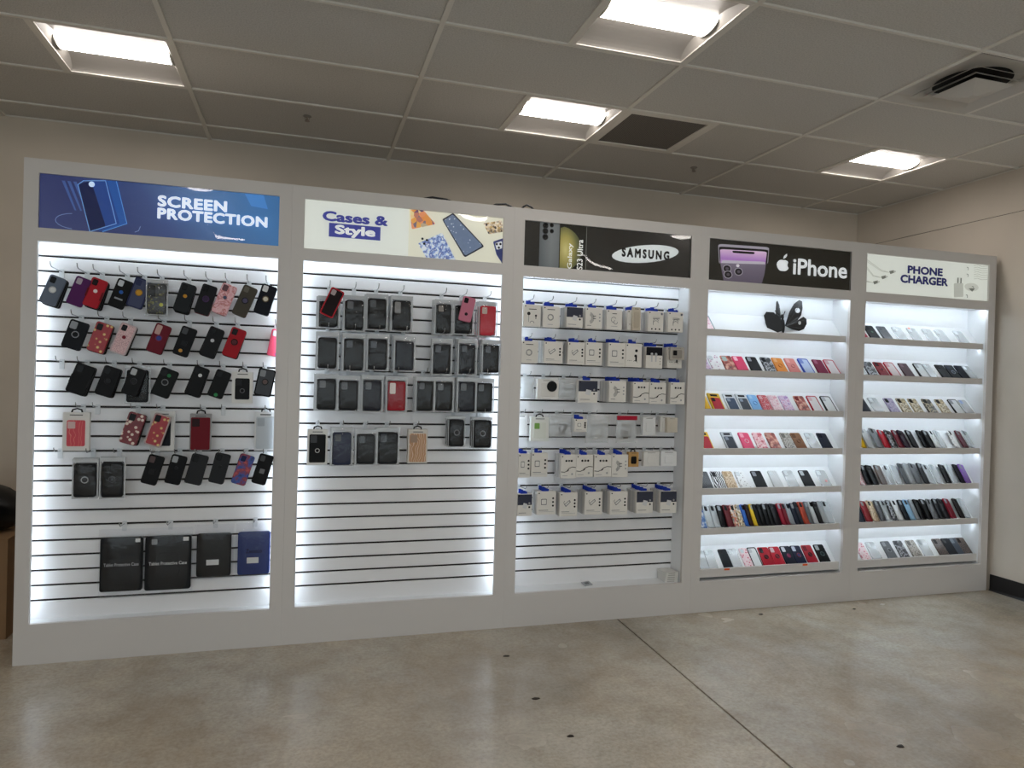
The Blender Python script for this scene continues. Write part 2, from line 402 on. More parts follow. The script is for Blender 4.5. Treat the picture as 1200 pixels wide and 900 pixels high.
lab = {(1, 1): 'lit square ceiling light above the blue screen protection sign', (3, 1): 'lit square ceiling light beside the dark square return grille',
       (5, 1): 'lit square ceiling light nearest the right wall corner', (3, 3): 'lit square ceiling light cut by the top edge of the photo',
       (-1, 1): 'unseen square ceiling light added by the back wall beyond the left edge', (-1, 6): 'unseen square ceiling light added level with the camera, leftmost of four',
       (1, 6): 'lit square ceiling light level with the camera, second of four', (3, 6): 'lit square ceiling light level with the camera, third of four', (5, 6): 'lit square ceiling light level with the camera, by right wall',
       (-1, 10): 'unseen square ceiling light added behind the camera, leftmost', (1, 10): 'lit square ceiling light behind the camera, second from left', (5, 10): 'lit square ceiling light behind the camera, by right wall', (3, 12): 'lit square ceiling light nearest the shop window behind the camera'}
for i, (l, r) in enumerate(LIGHTS):
    troffer(l, r, lab[(l, r)])
# return-air grille
x0 = XL(3) + G; y1 = YR(1) - G; S = T - 2 * G
g = empty('return_air_grille', loc=(x0 + S / 2, y1 - S / 2, H)); tag(g, 'dark perforated return air grille in white frame on the ceiling', 'vent')
b = MB(); h = S / 2; q = .035
b.box(-h, h, -h, -h + q, -.004, .02); b.box(-h, h, h - q, h, -.004, .02); b.box(-h, -h + q, -h + q, h - q, -.004, .02); b.box(h - q, h, -h + q, h - q, -.004, .02)
link('frame', b.mesh('frame', M_GRID), g)
def perf():
    m, nt, bs = _new('perforated_sheet'); v = coord(nt)
    f = vor(nt, v, 75, rnd=0.0)
    nt.links.new(ramp(nt, f, [(0, '0b0a0a'), (.36, '0d0c0c'), (.42, '6e6963'), (1, '7a756e')]), bs.inputs['Base Color']); bs.inputs['Roughness'].default_value = .7
    return m
b = MB(); b.box(-h + q, h - q, -h + q, h - q, .004, .008); link('perforated_panel', b.mesh('perforated_panel', perf()), g)
# stepped supply diffuser
x0 = XL(4) + G; y1 = YR(3) - G
g = empty('supply_air_diffuser', loc=(x0 + S / 2, y1 - S / 2, H)); tag(g, 'square stepped supply air diffuser on the ceiling, upper right', 'vent')
def pyr(r0, z0, r1, z1, t=.004):
    b = MB(); c = [(-1, -1), (1, -1), (1, 1), (-1, 1)]
    V = [(a * r0, d * r0, z0) for a, d in c] + [(a * r1, d * r1, z1) for a, d in c] + [(a * (r0 - .006), d * (r0 - .006), z0 + t) for a, d in c] + [(a * r1, d * r1, z1 + t) for a, d in c]
    F = []
    for i in range(4):
        j = (i + 1) % 4
        F += [(i, j, 4 + j, 4 + i)[::-1], (8 + i, 8 + j, 12 + j, 12 + i), (i, j, 8 + j, 8 + i)]
    b.add(V, F); return b
MG = plain('#c3bfb8', .45)
b = pyr(h, -.003, .245, .02); link('outer_frame', b.mesh('outer_frame', MG), g)
b = MB(); b.box(-.246, .246, -.246, .246, .021, .026); link('back_plate', b.mesh('back_plate', MG), g)
b = MB(); b.disc(.18, 0, .002, n=36); o = link('duct_opening', b.mesh('duct_opening', plain('#0b0a0a', .8)), g, mtx=Matrix.Translation((0, 0, .0188)) @ Matrix.Rotation(math.pi / 2, 4, 'X'))
b = pyr(.2, -.012, .168, .006); link('cone_ring', b.mesh('cone_ring', MG), g)
b = pyr(.158, -.022, .132, -.004); link('cone_ring', b.mesh('cone_ring', MG), g)
b = pyr(.128, -.026, .02, -.056); b.box(-.02, .02, -.02, .02, -.0565, -.0555); link('centre_cone', b.mesh('centre_cone', MG), g)
# sprinkler heads
for x, y, lb in ((-4.847, -.68, 'small sprinkler head under the ceiling above the cases sign'), (-2.1, -.656, 'small sprinkler head under the ceiling right of the dark grille')):
    s = empty('sprinkler_head', loc=(x, y, H + .004)); tag(s, lb, 'sprinkler', 'sprinkler heads')
    b = MB(); b.disc(.026, 0, .004); o = link('escutcheon', b.mesh('escutcheon', plain('#8b8680', .4)), s, mtx=Matrix.Rotation(math.pi / 2, 4, 'X'))
    b = MB(); b.tube([(0, 0, -.004), (0, 0, -.024)], .006); b.tube([(-.012, 0, -.006), (-.012, 0, -.018), (0, 0, -.028)], .003); b.tube([(.012, 0, -.006), (.012, 0, -.018), (0, 0, -.028)], .003)
    link('frame_arms', b.mesh('frame_arms', plain('#9a8f84', .4, .5)), s)
    b = MB(); b.disc(.016, 0, .002); link('deflector', b.mesh('deflector', plain('#9a8f84', .4, .5)), s, mtx=Matrix.Translation((0, 0, -.029)) @ Matrix.Rotation(math.pi / 2, 4, 'X'))
# ------------------------------------------------------------------ display units
ZT, ZS1, ZS0, ZO1, ZO0, MG_ = 2.4274, 2.3601, 2.0989, 2.0352, .194, .0639
FT = .02                                  # face board thickness
UX = [XR - (5 - k) * W for k in range(6)]
REC = [.08, .08, .14, .165, .165]
DEPTH = .24
GZ = lambda k: .284 + .0736 * k           # slat-wall groove heights
ULAB = ['white slat-wall display unit under the blue screen protection sign', 'white slat-wall display unit under the cases and style sign',
        'white slat-wall display unit under the black oval-logo sign', 'white shelved display unit under the black sign with purple phone',
        'white shelved display unit under the phone charger sign by right wall']
units = []
LIPS = [1.793, 1.538, 1.285, 1.033, .777, .522, .262]
LIPB = [1.752, 1.499, 1.244, .991, .737, .482, .210]
LY = .03                                  # lips sit a little behind the face
def text_mesh(body, size, w=None, offset=0.0, align='LEFT', hgt=None, sp=1.0):
    """lettering as flat mesh in x/z, fitted to width w (and cap height hgt)"""
    cu = bpy.data.curves.new('t', 'FONT'); cu.body = body; cu.size = size; cu.space_character = sp
    cu.resolution_u = 3
    ob = bpy.data.objects.new('t', cu); COL.objects.link(ob)
    bpy.context.view_layer.update()
    dg = bpy.context.evaluated_depsgraph_get(); me = bpy.data.meshes.new_from_object(ob.evaluated_get(dg))
    bpy.data.objects.remove(ob); bpy.data.curves.remove(cu)
    n = len(me.vertices); co = np.empty(n * 3, np.float32); me.vertices.foreach_get('co', co); co = co.reshape(-1, 3)
    polys = [tuple(p.vertices) for p in me.polygons]; bpy.data.meshes.remove(me)
    V = []; F = []; K = 12 if offset else 0               # bold: the outline swept round a small circle
    for i in range(K + 1):
        a = 2 * math.pi * i / max(K, 1); d = offset if i < K else 0; m0 = len(V)
        V += [(x + d * math.cos(a), y + d * math.sin(a), i * 2e-6) for x, y, _ in co]; F += [tuple(m0 + q for q in p) for p in polys]
    co = np.array(V); mn, mx = co.min(0), co.max(0)
    sx = (w / (mx[0] - mn[0])) if w else 1; sy = (hgt / (mx[1] - mn[1])) if hgt else sx
    out = np.stack([(co[:, 0] - mn[0]) * sx, -co[:, 2], (co[:, 1] - mn[1]) * sy], 1)
    me = bpy.data.meshes.new('lettering'); me.from_pydata([tuple(map(float, p)) for p in out], [], F); me.update(); return me
SW, SH = W - 2 * MG_ + .006, ZS1 - ZS0 + .006
def _acr():
    m = bpy.data.materials.new('acrylic_sheet'); m.use_nodes = True; nt = m.node_tree; nt.nodes.clear()
    out = nt.nodes.new('ShaderNodeOutputMaterial'); tr = nt.nodes.new('ShaderNodeBsdfTransparent'); g = nt.nodes.new('ShaderNodeBsdfGlossy'); g.inputs['Roughness'].default_value = .02
    f = nt.nodes.new('ShaderNodeFresnel'); f.inputs['IOR'].default_value = 1.49; mx = nt.nodes.new('ShaderNodeMixShader')
    nt.links.new(f.outputs[0], mx.inputs[0]); nt.links.new(tr.outputs[0], mx.inputs[1]); nt.links.new(g.outputs[0], mx.inputs[2]); nt.links.new(mx.outputs[0], out.inputs[0]); return m
ACRYLIC = _acr()
class Sign:
    """printed, backlit sign panel; u to the right and v downwards, both 0..1"""
    def __init__(s, unit, m, name='sign_panel'):
        b = MB(); b.box(0, SW, 0, .004, -SH, 0)
        s.o = link(name, b.mesh(name, m), unit, (MG_ - .003, .014, ZS1 + .003)); s.k = 0
        rnd = random.Random(int(unit.location.x * -10)); p1, p2, p3 = (rnd.uniform(0, 6) for _ in range(3))
        b = MB(); nx, nz = 40, 14; c = 2 * math.pi       # slightly bowed clear sheet
        V = [(i / nx * (SW - .002) + .001, -.010 + .0011 * math.sin(c * 1.4 * i / nx + p1) * math.cos(c * .5 * j / nz + p2) + .0005 * math.sin(c * 3.1 * i / nx + p3) * math.sin(c * .8 * j / nz), -j / nz * (SH - .002) - .001) for j in range(nz + 1) for i in range(nx + 1)]
        b.add(V, [(j * (nx + 1) + i, (j + 1) * (nx + 1) + i, (j + 1) * (nx + 1) + i + 1, j * (nx + 1) + i + 1) for j in range(nz) for i in range(nx)])
        link('acrylic_cover', smooth(b.mesh('acrylic_cover', ACRYLIC)), s.o)
    def P(s, u, v): return (u * SW, -v * SH)
    def poly(s, name, pts, m, lift=None):
        s.k += 1; b = MB(); b.poly([s.P(*p) for p in pts], -.0008 - .00025 * s.k, m=m)
        return link(name, b.mesh(name, m), s.o)
    def ell(s, name, u, v, ru, rv, m, tilt=0, n=28):
        P = []
        for i in range(n):
            a = 2 * math.pi * i / n; x = ru * SW * math.cos(a); z = rv * SH * math.sin(a)
            P.append(((u * SW + x * math.cos(tilt) - z * math.sin(tilt)) / SW, (v * SH - x * math.sin(tilt) - z * math.cos(tilt)) / SH))
        return s.poly(name, P, m)
    def text(s, body, u0, u1, v0, v1, m, off=.03, rot=False, sp=1.0, name='lettering'):
        s.k += 1
        if rot: me = text_mesh(body, 1, (v1 - v0) * SH, off, hgt=(u1 - u0) * SW, sp=sp)
        else: me = text_mesh(body, 1, (u1 - u0) * SW, off, hgt=(v1 - v0) * SH, sp=sp)
        me.materials.append(m); o = link(name, me, s.o)
        y = -.0010 - .00025 * s.k
        if rot: o.matrix_basis = Matrix.Translation((u1 * SW, y, -v1 * SH)) @ Matrix.Rotation(-math.pi / 2, 4, 'Y')
        else: o.location = (u0 * SW, y, -v1 * SH)
        return o
    def line(s, name, pts, wid, m):
        s.k += 1; b = MB(); P = [s.P(*p) for p in pts]
        for (x0, z0), (x1, z1) in zip(P, P[1:]):
            d = Vector((x1 - x0, z1 - z0)); d.normalize(); n = Vector((-d.y, d.x)) * wid / 2; e = d * wid * .3
            b.poly([(x0 + n.x - e.x, z0 + n.y - e.y), (x1 + n.x + e.x, z1 + n.y + e.y), (x1 - n.x + e.x, z1 - n.y + e.y), (x0 - n.x - e.x, z0 - n.y - e.y)], -.0008 - .00025 * s.k)
        return link(name, b.mesh(name, m), s.o)
def ink(h, e=None, rough=.25): return plain(h, rough, 0, .4, SIGN_E if e is None else e)
def grad(name, stops, axis, e=None, rot=None, size=SW):
    m, nt, b = _new(name); v = coord(nt, 'Generated'); s = nt.nodes.new('ShaderNodeSeparateXYZ'); nt.links.new(v, s.inputs[0])
    f = s.outputs[axis]
    if rot:
        a = nt.nodes.new('ShaderNodeMath'); a.operation = 'MULTIPLY_ADD'; nt.links.new(s.outputs[2], a.inputs[0]); a.inputs[1].default_value = rot; nt.links.new(f, a.inputs[2]); f = a.outputs[0]
    c = ramp(nt, f, stops); nt.links.new(c, b.inputs['Base Color']); nt.links.new(c, b.inputs['Emission Color'])
    b.inputs['Emission Strength'].default_value = SIGN_E if e is None else e; b.inputs['Roughness'].default_value = .25; return m
def emit_pat(key, e=None):
    m = pattern(key).copy(); nt = m.node_tree; b = nt.nodes['Principled BSDF']
    nt.links.new(b.inputs['Base Color'].links[0].from_socket, b.inputs['Emission Color']); b.inputs['Emission Strength'].default_value = SIGN_E if e is None else e
    return m
def rquad(c0, c1, c2, c3, r=.15, n=4):
    """quad with rounded corners in uv (r is a share of the short side)"""
    out = []; C = [Vector(c) for c in (c0, c1, c2, c3)]
    for i in range(4):
        p, a, b = C[i], C[i - 1], C[(i + 1) % 4]
        for k in range(n + 1):
            t = k / n; q0 = p + (a - p) * r * (1 - t) ** 2 + (b - p) * r * t ** 2
            out.append(tuple(q0))
    return out
for k in range(5):
    u = empty('display_unit', loc=(UX[k], YU, 0)); tag(u, ULAB[k], 'display unit', 'white lit display units'); units.append(u)
    g = .0002; w0, w1 = g, W - g
    def face():
        b = MB()
        b.box(w0, MG_, 0, FT, 0, ZT); b.box(W - MG_, w1, 0, FT, 0, ZT)
        for z0, z1 in ((0, ZO0), (ZO1, ZS0), (ZS1, ZT)): b.box(MG_, W - MG_, 0, FT, z0, z1)
        return b.mesh('face_frame', M_WHITE)
    link('face_frame', cached('face', face), u)
    rec = REC[k]
    for sx in (0, 1):
        b = MB(); x = (w0, w0 + .018) if sx == 0 else (w1 - .018, w1); b.box(*x, FT, DEPTH, 0, ZT - .02); link('side_panel', b.mesh('side_panel', M_WHITE), u)
        b = MB(); x = (MG_ - .012, MG_ - .001) if sx == 0 else (W - MG_ + .001, W - MG_ + .012)
        if k > 2 or (k == 2 and sx): b.box(*x, FT, rec + .004, ZO0 - .01, ZO1 + .01); link('reveal_panel', b.mesh('reveal_panel', M_INNER), u)
        else:
            x = (w0 + .019, w0 + .025) if sx == 0 else (w1 - .025, w1 - .019)
            b.box(*x, FT, rec + .004, ZO0 - .01, ZO1 + .01); link('reveal_panel', b.mesh('reveal_panel', M_INNER), u)
    b = MB(); b.box(w0 + .018, w1 - .018, FT, DEPTH, ZT - .05, ZT - .035); link('top_panel', b.mesh('top_panel', M_WHITE), u)
    b = MB(); b.box(w0 + .018, w1 - .018, FT, rec, ZO0 - .03, ZO0 - .001); link('bottom_ledge', b.mesh('bottom_ledge', M_INNER), u)
    b = MB(); b.box(w0 + .018, w1 - .018, FT, rec, ZO1 + .012, ZO1 + .02); link('bay_header', b.mesh('bay_header', M_INNER), u)
    if k < 3:
        b = MB(); b.box(w0 + .018, w1 - .018, rec + .007, rec + .02, ZO0 - .03, ZO1 + .05); link('slat_backing', b.mesh('slat_backing', M_GROOVE), u)
        zs = [ZO0 - .028] + [GZ(i) for i in range(0, 25)] + [ZO1 + .045]
        for z0, z1 in zip(zs, zs[1:]):
            if z1 - z0 < .02: continue
            def sl(hh=round(z1 - z0, 4)):
                b = MB(); x0, x1 = w0 + .03, w1 - .03; e = .0058; c = .0018
                pr = [(.008, -hh / 2 + .004), (.002, -hh / 2 + e), (0, -hh / 2 + e + c), (0, hh / 2 - e - c), (.002, hh / 2 - e), (.008, hh / 2 - .004)]
                n = len(pr); V = [(x, y, z) for x in (x0, x1) for y, z in pr]
                b.add(V, [(i, n + i, n + i + 1, i + 1) for i in range(n - 1)] + [(n - 1, 2 * n - 1, n, 0)] + [tuple(range(n)), tuple(n + i for i in range(n))[::-1]])
                return b.mesh('slat', M_SLAT)
            link('slat', cached(('slat', round(z1 - z0, 4)), sl), u, (0, rec, (z0 + z1) / 2))
        # LED tape on the back of the face frame, pointing into the bay
        def strip(x0, x1, z0, z1, y=FT + .001, ang=None):
            b = MB(); b.box(x0, x1, y, y + .003, z0, z1); link('led_strip', b.mesh('led_strip', LEDM), u)
        if k < 2:
            strip(MG_ - .028, MG_ - .018, ZO0 + .03, ZO1 - .01); strip(W - MG_ + .018, W - MG_ + .028, ZO0 + .03, ZO1 - .01)
            strip(MG_, W - MG_, ZO1 + .003, ZO1 + .009)
        else:
            strip(MG_ + .02, W - MG_ - .02, ZO1 + .0005, ZO1 + .0115)
            strip(MG_ - .028, MG_ - .019, ZO0 + .12, ZO1 - .01)
    else:
        b = MB(); b.box(w0 + .018, w1 - .018, rec, rec + .01, ZO0 - .03, ZO1 + .02); link('back_panel', b.mesh('back_panel', M_INNER), u)
        xa, xb = MG_ + .0005, W - MG_ - .0005
        b = MB(); b.box(xa + .01, xb - .01, FT + .006, FT + .014, ZO1 + .0025, ZO1 + .0065); link('led_strip', b.mesh('led_strip', LEDS), u)
        for zt, zb in zip(LIPS, LIPB):
            b = MB(); ya, yb = LY + .016, rec - .001; za = zt - .03; zc = zt + .115; t = .008
            pr = [(ya, za), (yb, zc), (yb, zc - t * 1.6), (ya, za - t * 1.6)]
            V = [(x, y, z) for x in (xa, xb) for y, z in pr]
            b.add(V, [(0, 4, 5, 1), (1, 5, 6, 2), (2, 6, 7, 3), (3, 7, 4, 0), (0, 1, 2, 3), (7, 6, 5, 4)])
            so = link('shelf', b.mesh('shelf', M_INNER), u)
            b = MB(); b.box(xa, xb, LY, LY + .016, zb, zt); link('front_lip', b.mesh('front_lip', M_WHITE), so)
            if zt > .3:
                b = MB(); b.box(xa + .01, xb - .01, LY + .018, LY + .026, zb + .004, zb + .007); link('led_strip', b.mesh('led_strip', LEDS), so)
# ------------------------------------------------------------------ signs
DW = ink('f2f2ee')
# 1 screen protection
s = Sign(units[0], grad('blue_print', [(0, '465087'), (.3, '3d4880'), (.55, '425c9a'), (.8, '4a80ba'), (1, '4f8cc6')], 0, .22, rot=.18))
gb = lambda h, e=.2: ink(h, e)
for du in (0, .022, .045): s.poly('light_streak', [(.085 + du, .1), (.098 + du, .1), (.145 + du, .62), (.138 + du, .62)], gb('5a78bd'))
s.line('swirl', [(.11 + .075 * math.cos(a) * 1.0 + .03, .82 + .14 * math.sin(a)) for a in [math.pi * (.55 + i * .09) for i in range(11)]], .003, gb('8fa9dc'))
s.poly('blue_layer', rquad((.255, .03), (.305, .02), (.347, .785), (.246, .975), .06), gb('2f6cc0'))  # printed glass sheets layered behind the phone
s.poly('blue_layer', rquad((.195, .05), (.262, .02), (.318, .80), (.235, .97), .06), gb('2d57a8'))
s.poly('printed_phone', rquad((.149, .14), (.20, .06), (.262, .86), (.2, .985), .07), gb('18265c'))
s.line('phone_edge', [(.149, .15), (.2, .985), (.304, .80), (.257, .03), (.17, .07), (.149, .15)], .004, gb('7fb2ea', .3))
s.line('glass_edge', [(.3, .02), (.347, .785), (.25, .97)], .003, gb('6fb0ee', .3))
s.ell('sparkle', .203, .12, .012, .05, gb('cfe6ff', .5))
s.text('SCREEN', .47, .765, .2, .415, ink('e9f1fb', .5), .045, sp=1.08)
s.text('PROTECTION', .47, .945, .435, .645, ink('e9f1fb', .5), .045, sp=1.08)
s.line('swirl', [(.38, .93), (.395, .9), (.402, .82)], .003, gb('8fa9dc'))
s.poly('blue_layer', [(.84, .02), (.925, .02), (.945, .28), (.87, .25)], gb('5ba0e2', .25))  # lighter blue patch near the top right corner of the sign
# 2 cases & style
s = Sign(units[1], ink('e3e6df'))
s.poly('photo_panel', [(.505, 0), (1, 0), (1, 1), (.505, 1)], ink('e2e0cf'))
NV = ink('474ca0', .28)
s.text('Cases &', .085, .40, .2, .405, NV, .042)
s.poly('printed_band', [(.117, .435), (.365, .435), (.365, .71), (.117, .71)], NV)
s.text('Style', .145, .34, .46, .70, ink('f3f4f0'), .042)
s.poly('printed_case', rquad((.508, .02), (.575, .0), (.64, .27), (.52, .42), .08), emit_pat('orange_art'))
s.poly('printed_case', rquad((.554, .70), (.675, .44), (.75, .99), (.60, .995), .06), emit_pat('indigo_art'))
s.poly('printed_case', rquad((.673, .16), (.73, .0), (.9, .65), (.796, .92), .08), ink('2f3140', .1))
s.poly('printed_case', rquad((.681, .18), (.728, .03), (.89, .64), (.798, .88), .08), emit_pat('white_blossom'))
s.poly('printed_case', rquad((.89, .16), (.99, .06), (.999, .30), (.92, .38), .06), emit_pat('cream_print', .3))
s.poly('printed_case', rquad((.945, .53), (.999, .44), (.999, .99), (.965, .80), .1), ink('3c4680', .2))
s.poly('printed_lens', rquad((.956, .56), (.993, .5), (.995, .66), (.965, .7), .2), ink('d8dade'))
for a, c in ((.965, .58), (.985, .57), (.977, .65)): s.ell('printed_lens', a, c, .006, .025, ink('23242e', .05))
for a, c in ((.575, .60), (.598, .62), (.585, .70)): s.ell('printed_lens', a, c, .006, .025, ink('23242e', .05))
# 3 black sign with phone and oval
s = Sign(units[2], ink('3a3733', .05))
s.poly('printed_phone', rquad((.09, .0), (.202, .0), (.202, 1), (.09, 1), .02), grad('silver_print', [(0, '6d7275'), (.6, '8d9192'), (1, '7e8285')], 0, .16))
for a, c, r_ in ((.121, .08, .014), (.121, .2, .014), (.121, .33, .014), (.156, .06, .009), (.157, .19, .009)):
    s.ell('printed_lens', a, c, r_ + .003, (r_ + .003) * 4.17, ink('4a4d50', .1)); s.ell('printed_lens', a, c, r_, r_ * 4.17, ink('121314', .02))
s.poly('printed_phone', [(.206, 0), (.355, 0), (.355, 1), (.206, 1)], ink('2a2923', .05))
def glowball():
    m, nt, b = _new('gold_ball_print'); v = coord(nt, 'Generated'); n = nt.nodes.new('ShaderNodeVectorMath'); n.operation = 'DISTANCE'; n.inputs[1].default_value = (.25, 0, .45)
    sp = nt.nodes.new('ShaderNodeSeparateXYZ'); cb = nt.nodes.new('ShaderNodeCombineXYZ'); nt.links.new(v, sp.inputs[0]); nt.links.new(sp.outputs[0], cb.inputs[0]); nt.links.new(sp.outputs[2], cb.inputs[2])
    nt.links.new(cb.outputs[0], n.inputs[0]); c = ramp(nt, n.outputs['Value'], [(0, 'd8cf8c'), (.3, 'b3a75d'), (.55, '6f7043'), (.8, '3b3d2c')])
    nt.links.new(c, b.inputs['Base Color']); nt.links.new(c, b.inputs['Emission Color']); b.inputs['Emission Strength'].default_value = .2; return m
P = [(.206, .10)] + [(.206 + .125 * math.sin(a), .56 - .50 * math.cos(a)) for a in [i * math.pi * .82 / 14 for i in range(1, 15)]] + [(.206, 1)]
s.poly('printed_ball', [p for p in P if p[1] <= 1], glowball())
s.line('phone_edge', [(.357, 0), (.357, 1)], .003, ink('8a8c86', .15))
s.text('Galaxy', .25, .283, .42, .985, DW, .015, rot=True)
s.text('S23 Ultra', .305, .338, .32, .99, DW, .015, rot=True)
s.ell('logo_oval', .715, .51, .207, .2, ink('d9dedd'), .14)
s.text('SAMSUNG', .568, .862, .405, .62, ink('17181a', .0), .055, sp=1.45)
# 4 black sign, purple phones
s = Sign(units[3], ink('36342e', .05))
s.poly('printed_phone', rquad((.065, .12), (.41, .085), (.405, .5), (.075, .6), .1), ink('c9c3cf', .2))
s.poly('printed_phone', rquad((.07, .18), (.405, .15), (.4, .5), (.08, .6), .08), ink('1a161d', .05))
s.poly('printed_screen', rquad((.078, .24), (.395, .2), (.385, .62), (.085, .6), .08), grad('purple_print', [(0, 'e6c9e8'), (.4, 'b583c9'), (1, 'efd2ea')], 2, .32))
s.poly('printed_notch', rquad((.16, .25), (.31, .235), (.31, .29), (.165, .305), .2), ink('1a161d', .05))
s.poly('printed_phone', rquad((.095, .5), (.385, .445), (.385, .56), (.085, .62), .1), ink('d6d1da', .25))
s.poly('printed_phone', [(.083, .57), (.39, .51), (.382, .75), (.365, .99), (.108, .99)], grad('mauve_print', [(0, '6e6377'), (1, '8e8496')], 2, .22))
for a, c in ((.128, .69), (.205, .74), (.135, .83)):
    s.ell('printed_lens', a, c, .029, .095, ink('b9b2bf', .25)); s.ell('printed_lens', a, c, .024, .078, ink('2c2730', .05)); s.ell('printed_lens', a, c, .011, .036, ink('6c6472', .1))
s.ell('printed_lens', .198, .6, .011, .035, ink('efe8f0', .4))
WH = ink('eceff0')
ax, az = .508, .50                        # bitten fruit mark
AP = []
for i in range(40):
    a = 2 * math.pi * i / 40; rr = 1 + .06 * math.cos(2 * a) - .10 * math.exp(-((a - math.pi / 2) / .35) ** 2) - .07 * math.exp(-((a - 1.5 * math.pi) / .3) ** 2)
    x = .042 * rr * math.cos(a) * (1.0 if math.sin(a) > 0 else .95); z = .155 * rr * math.sin(a)
    bx, bz = (x - .052) / .022, (z - .02) / .085
    if bx * bx + bz * bz < 1:
        q = math.sqrt(max(1e-6, 1 - bz * bz)); x = .052 - .022 * q
    AP.append((ax + x, az - z))
s.poly('logo_fruit', AP, WH)
s.poly('logo_leaf', [(.508, .335), (.512, .27), (.524, .225), (.533, .205), (.534, .25), (.527, .30), (.517, .325)], WH)
s.text('iPhone', .578, .972, .295, .70, WH, .022)
# 5 phone charger
s = Sign(units[4], ink('e1e4dd'))
NB = ink('262c76', .12)
s.text('PHONE', .33, .615, .21, .42, NB, .045)
s.text('CHARGER', .275, .66, .46, .675, NB, .045)
GL = ink('bfc1b8', .3); GD = ink('85877f', .15)
for i in range(3):
    u0, v0 = .215 - .062 * i, .42 + .15 * i
    for dv in (0, .05): s.line('printed_cable', [(.0, v0 - .28 + dv + .02 * i), (u0 - .09, v0 - .02 + dv * .5), (u0 - .03, v0 + .02)], .0035, GL)
    s.poly('printed_plug', [(u0 - .03, v0 - .01), (u0 + .005, v0 - .05), (u0 + .012, v0 + .01), (u0 - .02, v0 + .06)], GD)
    s.poly('printed_plug', [(u0 + .0, v0 - .02), (u0 + .018, v0 - .04), (u0 + .022, v0 - .01), (u0 + .008, v0 + .015)], GL)
s.poly('printed_charger', rquad((.705, .58), (.785, .55), (.79, .92), (.71, .95), .1), ink('c9cbc3', .3))
for a in (.735, .76): s.poly('printed_prong', [(a, .42), (a + .01, .42), (a + .01, .56), (a, .57)], GD)
s.ell('printed_charger', .855, .64, .06, .11, ink('d2d4cc', .33)); s.poly('printed_charger', [(.83, .68), (.885, .67), (.862, .76)], GD)
for a, c in ((.86, .62), (.81, .86), (.81, .12), (.81, .30)): s.line('printed_plug', [(a, c), (a + .012, c + .01), (a + .012, c + .07)], .004, GD)
for i in range(7): s.line('printed_cable', [(.87, .06 + .06 * i), (.9, .03 + .06 * i), (.935, .06 + .06 * i), (.985, .04 + .06 * i)], .003, GL)
for u_ in units:                         # no lamp sits inside the lightboxes; the sign prints themselves emit
    pass
# ------------------------------------------------------------------ goods: shared builders
ORD = ['first', 'second', 'third', 'fourth', 'fifth', 'sixth', 'seventh', 'eighth', 'ninth', 'tenth', 'eleventh', 'twelfth', 'thirteenth', 'fourteenth',
       'fifteenth', 'sixteenth', 'seventeenth', 'eighteenth', 'nineteenth', 'twentieth', 'twenty-first', 'twenty-second', 'twenty-third', 'twenty-fourth', 'twenty-fifth', 'twenty-sixth']
ROWN = ['top', 'second', 'third', 'fourth', 'fifth', 'sixth', 'seventh']
BK = '121214'
def colour(key, rough=.42):
    """material from a hex colour, 'clear' or a pattern name"""
    if key == 'clear': return CLEAR
    if len(key) == 6 and all(c in '0123456789abcdef' for c in key): return plain('#' + key, rough, 0, .14, deep=True)
    return pattern(key)
def q2(x, s=.004): return round(round(x / s) * s, 4)
def rb(w, h, t, r, m, b=.0025, name='shell', cx=0, cz=0, y0=None):
    key = ('rb', name, q2(w, .002), q2(h, .002), q2(t, .001), r, b, round(cx, 4), round(cz, 4), y0)
    def mk():
        mb = MB(); mb.rbox(q2(w, .002), q2(h, .002), q2(t, .001), r, b, cx=cx, cz=cz, y0=y0); return mb.mesh(name, M_WHITE)
    return remat(key, mk, m)
def ringm(R, r, m, cx, cz, y):
    def mk():
        mb = MB(); mb.ring(R, r, y, cx, cz); return smooth(mb.mesh('ring_holder', M_WHITE))
    return remat(('ring', R, r, round(cx, 4), round(cz, 4), round(y, 4)), mk, m)
def discm(R, m, cx, cz, y, name='badge', t=.002):
    def mk():
        mb = MB(); mb.disc(R, y - t, y, cx, cz); return mb.mesh(name, M_WHITE)
    return remat(('disc', name, R, round(cx, 4), round(cz, 4), round(y, 4)), mk, m)
